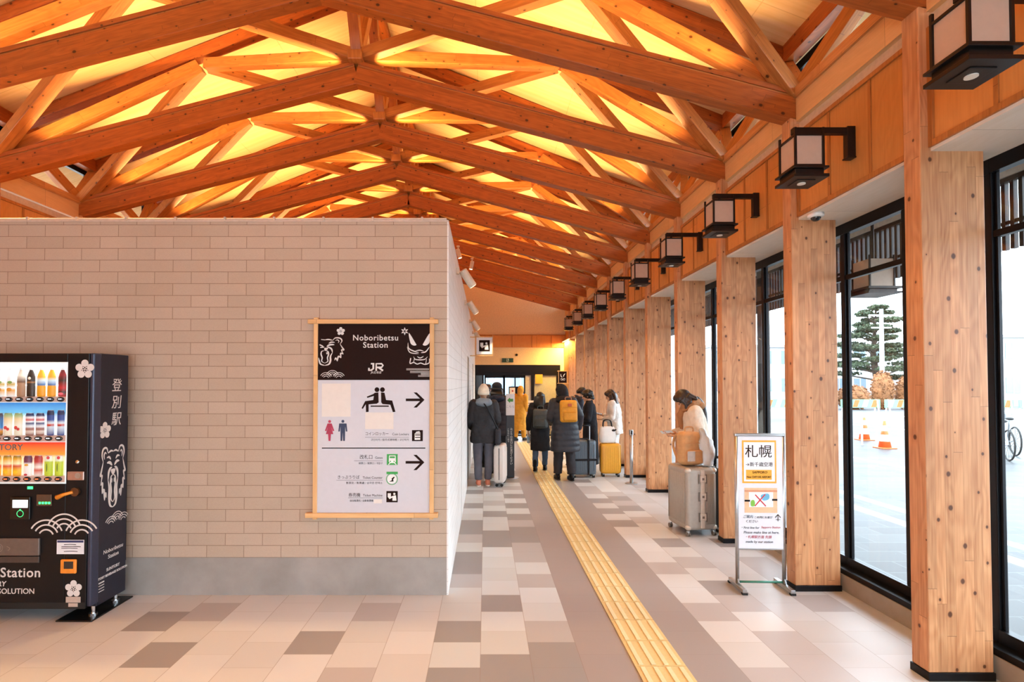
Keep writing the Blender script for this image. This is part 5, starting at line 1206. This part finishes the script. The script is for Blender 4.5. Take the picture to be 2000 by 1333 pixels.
    def coat(s, m, hem=.55, flare=1.0, thick=1.0, quilt=0, name='coat', sleeve=1.0, collar=True, open_hem=0):
        b = MB(); J = s.J; t = thick
        prof = [(1.455, .062, .062), (1.43, .12*t, .08), (1.40, .175*t, .105*t), (1.33, .195*t, .125*t), (1.22, .198*t, .135*t), (1.08, .188*t, .132*t), (.95, .198*t, .142*t), (.80, .205*t*flare, .150*t*flare), (.55, .215*t*flare, .16*t*flare), (.30, .225*t*flare, .17*t*flare), (.1, .23*t*flare, .175*t*flare)]
        def at(z):
            for (z1, a1, b1), (z0, a0, b0) in zip(prof, prof[1:]):
                if z0 <= z <= z1: f = (z1-z)/(z1-z0); return a1+(a0-a1)*f, b1+(b0-b1)*f
            return prof[-1][1:]
        R = []; z = 1.455; step = .02
        while z > hem:
            rx, ry = at(z); sc = 1+(quilt*abs(math.sin(PI*(z-hem)/.095)) if z < 1.38 else 0); R.append((0, 0, z, rx*sc, ry*sc)); z -= step
        rx, ry = at(hem); R.append((0, 0, hem, rx, ry)); b.rings(R, 36, True, 2.3)
        for i in (0, 1):
            S0, E, Wr = Vector(J['sh'][i]), Vector(J['elb'][i]), Vector(J['wri'][i])
            b.cap(S0, E, .080*t*sleeve, .064*t*sleeve, 18); e2 = E.lerp(Wr, .96)
            n = 8; pts = [E.lerp(e2, k/n) for k in range(n+1)]; b.tube(pts, [(.064-.016*k/n)*t*sleeve*(1+quilt*.8*abs(math.sin(PI*k/2.2))) for k in range(n+1)], 18)
        if collar: b.tube([(0, -.012, 1.42), (0, -.005, 1.485)], [.078, .068], 20)
        o = s.make(name, b, m, remesh=.0095, smoothing=2)
        if quilt > .03: o.modifiers['folds'].strength = .010
        return o
    def hood_down(s, m, size=1.0, name='hood'):
        b = MB(); b.ell((0, -.085, 1.425), (.135*size, .085*size, .075*size)); b.cap((-.10, .0, 1.45), (-.06, -.09, 1.46), .042); b.cap((.10, .0, 1.45), (.06, -.09, 1.46), .042); b.cap((-.07, -.10, 1.46), (.07, -.10, 1.46), .045)
        s.make(name, b, m, remesh=.010, smoothing=3)
    def hood_up(s, m, name='hood'):
        b = MB(); b.ell((0, -.02, 1.60), (.105, .118, .128)); b.cap((0, -.03, 1.43), (0, -.03, 1.55), .095, .10); s.make(name, b, m, True, remesh=.010, smoothing=3)
    def hair(s, m=M_hair, length=.25, bob=False, volume=1.0):
        b = MB(); v = volume
        b.ell((0, -.020, 1.612), (.086*v, .102*v, .100*v)); b.ell((0, .035, 1.655), (.066, .062, .050)); b.ell((0, -.075, 1.56), (.062, .045, .060))
        for q in (-1, 1): b.ell((q*.066, .022, 1.628), (.026, .050, .045))
        if bob:
            rr = random.Random(3)
            for k in range(34):
                a = PI*(.02+.96*rr.random())+PI; z = 1.485+.16*rr.random(); b.ell((.090*math.cos(a), -.02+.097*math.sin(a), z), (.022, .022, .024), n=8, m=6)
        b.v = [tuple(s.hw(p)) for p in b.v]
        if length > .01:
            strands = [((-1+2*k/8)*.078*v, -.070-.02*math.cos((k-4)/4*1.3), 1.60) for k in range(9)]+[(q*.082, .012, 1.59) for q in (-1, 1)]+[(q*.086, -.02, 1.60) for q in (-1, 1)]
            for i, p in enumerate(strands):
                t = s.hw(p); d = s.hw((p[0]*1.12, p[1]*1.12-.008, 1.53)); L = length*(.92+.16*((i*37) % 7)/7)
                e = Vector((d.x*1.08, d.y-.012 if p[1] < -.03 else d.y+.02, d.z-L)); mid = Vector((d.x*1.08, d.y-.02 if p[1] < -.03 else d.y+.012, d.z-L*.5))
                pts = smooth_pts([t, d, mid, e], 4); b.tube(pts, [.027]*(len(pts)-3)+[.024, .018, .010], 10)
        s.make('hair', b, m, remesh=.0075, smoothing=2)
    def beanie(s, m):
        b = MB(); b.ell((0, -.015, 1.635), (.096, .112, .098)); b.ell((0, -.02, 1.70), (.06, .068, .05)); s.make('beanie', b, m, True, remesh=.008, smoothing=4)
        b = MB(); b.rings([(0, -.012, 1.555, .090, .106), (0, -.012, 1.565, .099, .115), (0, -.012, 1.612, .100, .116), (0, -.012, 1.62, .092, .108)], 32); s.make('beanie_cuff', b, m, True, smooth=True)
    def bucket_hat(s, m):
        b = MB(); b.ell((0, -.012, 1.650), (.102, .120, .088)); b.rings([(0, -.012, 1.60, .098, .116), (0, -.012, 1.66, .100, .118)], 32); s.make('hat', b, m, True, remesh=.008, smoothing=3)
        b = MB(); b.rings([(0, -.012, 1.585, .120, .138), (0, -.012, 1.592, .122, .140), (0, -.012, 1.625, .102, .120), (0, -.012, 1.615, .096, .114)], 32); s.make('hat_brim', b, m, True, smooth=True)
    def scarf(s, m, bulk=1.0):
        b = MB()
        for k, (z, r) in enumerate(((1.435, .098), (1.475, .092), (1.505, .080))):
            ring = [(r*bulk*math.cos(2*PI*j/16), -.005+r*bulk*1.05*math.sin(2*PI*j/16)+.0, z+.012*math.sin(3*PI*j/8+k)) for j in range(17)]; b.tube(ring, .036*bulk, 10)
        s.make('scarf', b, m, remesh=.009, smoothing=2)
    def phone(s, i, label, col='#2a2a30'):
        """phone lying in the hand: a thing of its own"""
        w = Vector(s.J['wri'][i]); d = Vector(s.J['hd'][i]).normalized(); n = Vector(s.J['hn'][i]); n = (n-d*n.dot(d)).normalized()
        c = s.warp(w+d*.098+n*.020); n2 = (s.warp(w+n*.01+d*.09)-s.warp(w+d*.09)).normalized(); d2 = (s.warp(w+d*.1)-s.warp(w)).normalized(); x = d2.cross(n2)
        R = Matrix((x, d2, n2)).transposed().to_4x4(); rz = s.T.rotation_euler.z
        Mw = Matrix.Translation(s.T.location) @ Matrix.Rotation(rz, 4, 'Z') @ Matrix.Translation(c) @ R
        P = thing('phone', label, 'phone'); P.matrix_world = Mw; P.rotation_mode = 'XYZ'; P.location = Mw.to_translation(); P.rotation_euler = Mw.to_euler()
        MB().box(-.036, .036, -.075, .075, -.0045, .0045).build('case', plain('phone'+col, col, .3), P, .003); MB().box(-.033, .033, -.071, .071, .0045, .0055).build('screen', plain('phone_screen', '#9fb0c4', .15, 0, .05, emit=.3), P)
    def held(s, p): return Matrix.Translation(s.T.location) @ Matrix.Rotation(s.T.rotation_euler.z, 4, 'Z') @ s.warp(p)

blackc, navyc, greyt = cloth('cloth_black', '#26262a'), cloth('cloth_navy', '#252b3e', .5), cloth('cloth_grey', '#5d5c66')
# 1 white beanie, grey trousers, orange shoes
F = Figure('person in a white beanie, black hooded jacket and grey trousers, seen from behind', (-.03, 8.52, 0), 4, 1.60)
F.J['ank'] = [(-.085, -.01, .085), (.075, .02, .085)]; F.J['wri'] = [(-.20, .14, .98), (.20, .14, .98)]; F.J['hd'] = [(.5, .7, -.3), (-.5, .7, -.3)]
F.body(); F.coat(cloth('jacket_black', '#2b2b30', .6), .74, 1.0, 1.1); F.hood_down(cloth('hood_bluegrey', '#77818d'), 1.05); F.trousers(greyt, 1.05); F.shoes(plain('shoe_orange', '#d98468', .6), plain('sole_pale', '#e6ddd6', .6)); F.beanie(cloth('beanie_cream', '#ddd0bd', .9)); 
T = thing('shoulder_bag', 'dark shoulder bag at the hip of the person in the white beanie', 'bag', (.20, 8.47, .80))
b = MB(); rbox(b, (0, 0, 0), (.10, .22, .26), .04, e=3); b.build('body', cloth('bag_dark', '#33343c'), T, 0, True); MB().tube(smooth_pts([(0, -.08, .11), (-.12, -.12, .36), (-.24, -.10, .56)]), .012, 8).build('strap', M_black, T, 0, True)
# 2 bucket hat, navy hood
F = Figure('person in a black bucket hat and dark puffer jacket with a navy hood', (.215, 9.75, 0), -6, 1.64)
F.body(); F.coat(cloth('puffer_dark', '#3a3338', .5), .72, 1, 1.12, .06); F.hood_down(navyc, 1.15); F.trousers(cloth('cloth_dark', '#2f2c30')); F.shoes(M_rubber); F.hair(M_hair, .06); F.bucket_hat(cloth('hat_black', '#222226'))
# 3 brown hair, turned right
F = Figure('dark haired person with a light blue scarf, half hidden behind the white beanie', (.03, 10.35, 0), -62, 1.63)
F.body(); F.coat(cloth('coat_brown', '#2c2320'), .6); F.trousers(blackc); F.shoes(M_rubber); F.hair(M_hairb, .08); F.scarf(cloth('scarf_blue', '#7fa3c2'))
# 4 mustard coat near the doors
F = Figure('person in a long mustard hooded coat near the far doors', (.98, 15.2, 0), -30, 1.56, 10)
F.J['ank'] = [(-.10, -.10, .085), (.10, .12, .085)]; mus = cloth('coat_mustard', '#d69a36')
F.body(); F.coat(mus, .33, 1.0, 1.05); F.hood_up(mus); F.trousers(mus, 1.15); F.shoes(M_rubber)
b = MB().tube(smooth_pts([(.07, .05, 1.56), (.11, .08, 1.45), (.12, .08, 1.30), (.11, .07, 1.18)]), .03, 10); F.make('hair', b, M_hair, remesh=.008, smoothing=2)
# 5 black coat with grey backpack
F = Figure('woman in a long black coat and jeans with a grey backpack, walking away', (1.03, 9.95, .011), -12, 1.47, 4, 0, (-15, 6))
F.J['ank'] = [(-.09, -.18, .10), (.09, .10, .085)]; F.J['knee'] = [(-.095, -.02, .49), (.095, .07, .49)]; F.J['wri'] = [(-.27, .06, .86), (.22, .16, 1.0)]; F.J['elb'] = [(-.24, -.04, 1.12), (.24, -.05, 1.12)]
F.body(); F.coat(blackc, .44, 1.0, 1.0); F.trousers(cloth('denim', '#4d617c'), .95); F.shoes(M_black, None, .10); F.hair(M_hair, .22)
p = F.held((.03, -.215, .93)); backpack('grey backpack on the woman in the long black coat', p, math.radians(-12), .27, .14, .36, '#4a5050', '#3f4546', tilt=math.radians(-3))
p = F.held((-.265, .08, .70)); T = thing('water_bottle', 'clear plastic water bottle held by the woman in the black coat', 'bottle', p)
MB().lathe([(0, -.10), (.029, -.10), (.031, -.09), (.031, .05), (.014, .085), (.014, .095), (0, .095)]).build('body', plain('bottle_clear', '#cdd8df', .1), T, 0, True); MB().cyl((0, 0), .016, .095, .112, 14).build('bottle_cap', M_white, T); MB().cyl((0, 0), .0315, -.04, .02, 20).build('wrapper', plain('wrap_blue', '#8fb2cf', .4), T)
# 6 long puffer with mustard backpack
F = Figure('person in a dark hooded long puffer coat carrying a mustard backpack', (1.36, 9.02, 0), 8, 1.62, 5, 0, (22, 8), side=-4)
F.J['wri'] = [(-.20, .22, 1.02), (.285, .10, .90)]; F.J['elb'] = [(-.27, -.02, 1.13), (.275, -.03, 1.14)]; F.J['hd'] = [(.6, .7, .1), (.1, .25, -1)]; F.J['ank'] = [(-.11, .10, .085), (.10, -.05, .085)]; F.J['knee'] = [(-.10, .08, .49), (.10, .02, .49)]
F.body(curl=(.4, .8)); F.coat(cloth('puffer_charcoal', '#33343b', .42), .52, 1.04, 1.16, .05); F.hood_up(cloth('hood_black', '#1d1c20')); F.hood_down(cloth('hood_black', '#1d1c20'), 1.1, 'collar'); F.trousers(cloth('cloth_dark', '#2f2c30'), 1.25); F.shoes(M_black)
p = F.held((.0, -.235, 1.04)); backpack('mustard yellow backpack on the person in the long puffer coat', p, math.radians(8), .29, .14, .37, '#d9941f', '#cf8a1c', tilt=math.radians(-4), patch=plain('patch_red', '#b5562a', .6), strapcol='#8c6a52')
# 7 man looking at phone
F = Figure('man in a dark jacket bending over a phone behind the curly haired woman', (1.74, 10.6, 0), -75, 1.62, 16, 0, (0, 34))
F.J['elb'] = [(-.22, .04, 1.14), (.22, .04, 1.14)]; F.J['wri'] = [(-.10, .26, 1.16), (.10, .26, 1.16)]; F.J['hd'] = [(.2, .9, .2), (-.2, .9, .2)]; F.J['hn'] = [(.2, -.2, 1), (-.2, -.2, 1)]; F.J['thumb'] = (1, -1)
F.body(); F.coat(navyc, .74, 1, 1.05); F.trousers(blackc); F.shoes(M_black); F.hair(M_hair, .0); F.phone(1, 'dark phone in the hands of the man in the dark jacket')
# 8 curly black coat woman
F = Figure('woman with a curly black bob in a long black coat facing left', (1.93, 9.72, 0), 78, 1.53, 3, 0, (0, 14))
F.J['elb'] = [(-.21, .03, 1.12), (.21, .03, 1.12)]; F.J['wri'] = [(-.09, .25, 1.15), (.09, .25, 1.15)]; F.J['hd'] = [(.2, .9, .25), (-.2, .9, .25)]; F.J['hn'] = [(.2, -.2, 1), (-.2, -.2, 1)]; F.J['thumb'] = (1, -1)
F.body(); F.coat(cloth('coat_black', '#202026', .8), .20, .98, 1.02); F.trousers(blackc); F.shoes(M_white); F.hair(M_hair, .0, True, 1.08)
# 9 white jacket woman with phone
F = Figure('woman with long dark hair in a white jacket and white trousers looking at a phone', (2.44, 9.95, 0), 66, 1.54, 4, 0, (0, 26))
F.J['elb'] = [(-.21, .02, 1.12), (.21, .02, 1.12)]; F.J['wri'] = [(-.12, .22, 1.08), (.10, .26, 1.16)]; F.J['hd'] = [(.2, .9, .0), (-.2, .9, .25)]; F.J['hn'] = [(.2, -.2, 1), (-.2, -.3, 1)]; F.J['thumb'] = (1, -1)
wh = cloth('jacket_white', '#e2ded9'); F.body(); F.coat(wh, .78, 1, 1.04, .02); F.trousers(wh, 1.1); F.shoes(M_white); F.hair(M_hairb, .34); F.scarf(cloth('vest_rose', '#c9a590'), .9); F.phone(1, 'phone held by the woman in the white jacket')
b = MB().rings([(0, .07, 1.40, .10, .075), (0, .085, 1.25, .13, .075), (0, .085, 1.05, .13, .075), (0, .08, .95, .12, .07)], 24); F.make('vest', b, cloth('vest_rose', '#c9a590'), smooth=True)
# 10 nearest woman, beige coat, big scarf
F = Figure('woman in a cream coat and brown scarf bowed over a phone beside the silver suitcase', (2.56, 6.41, 0), 84, 1.60, 9, 0, (0, 36))
F.J['elb'] = [(-.24, .02, 1.15), (.24, .0, 1.15)]; F.J['wri'] = [(-.10, .23, 1.12), (.06, .25, 1.14)]; F.J['hd'] = [(.15, .95, -.05), (-.15, .95, .1)]; F.J['hn'] = [(.3, .0, 1), (-.3, .0, 1)]; F.J['thumb'] = (1, -1)
F.body(curl=(.5, .5)); F.coat(cloth('coat_cream', '#d9c8b6', .85), .62, 1.05, 1.12); F.trousers(blackc); F.shoes(M_black); F.hair(M_hairb, .03, volume=1.04)
b = MB()
for q in (-1, 1):
    for k in range(1, 4):
        t = F.hw((q*(.070+.004*k), .055-.022*k, 1.62)); d = F.hw((q*.088, .062-.026*k, 1.54)); b.tube(smooth_pts([t, d, (d.x*1.03, d.y+.0, d.z-.06), (d.x*.95, d.y-.005, d.z-.12)], 4), [.024]*9+[.020, .016, .012, .008], 10)
F.make('hair_strands', b, M_hairb, remesh=.0075, smoothing=2)
b = MB(); b.tube(smooth_pts([(0, -.08, 1.56), (.0, -.13, 1.50), (.02, -.16, 1.40), (.03, -.15, 1.26), (.03, -.14, 1.18)]), [.035]*14+[.04]*8+[.03, .02, .012], 12); F.make('ponytail', b, M_hairb, remesh=.008, smoothing=2)
brn = cloth('scarf_brown', '#9c6f4c', .9); F.scarf(brn, 1.10)
b = MB(); b.tube(smooth_pts([(-.02, .11, 1.44), (-.03, .15, 1.36), (-.03, .158, 1.27), (-.02, .150, 1.20)]), .040, 12); b.ell((0, -.10, 1.455), (.125, .075, .06)); F.make('scarf_end', b, brn, remesh=.010, smoothing=2)
F.phone(1, 'pale phone held by the woman in the cream coat', '#d8d4d2')
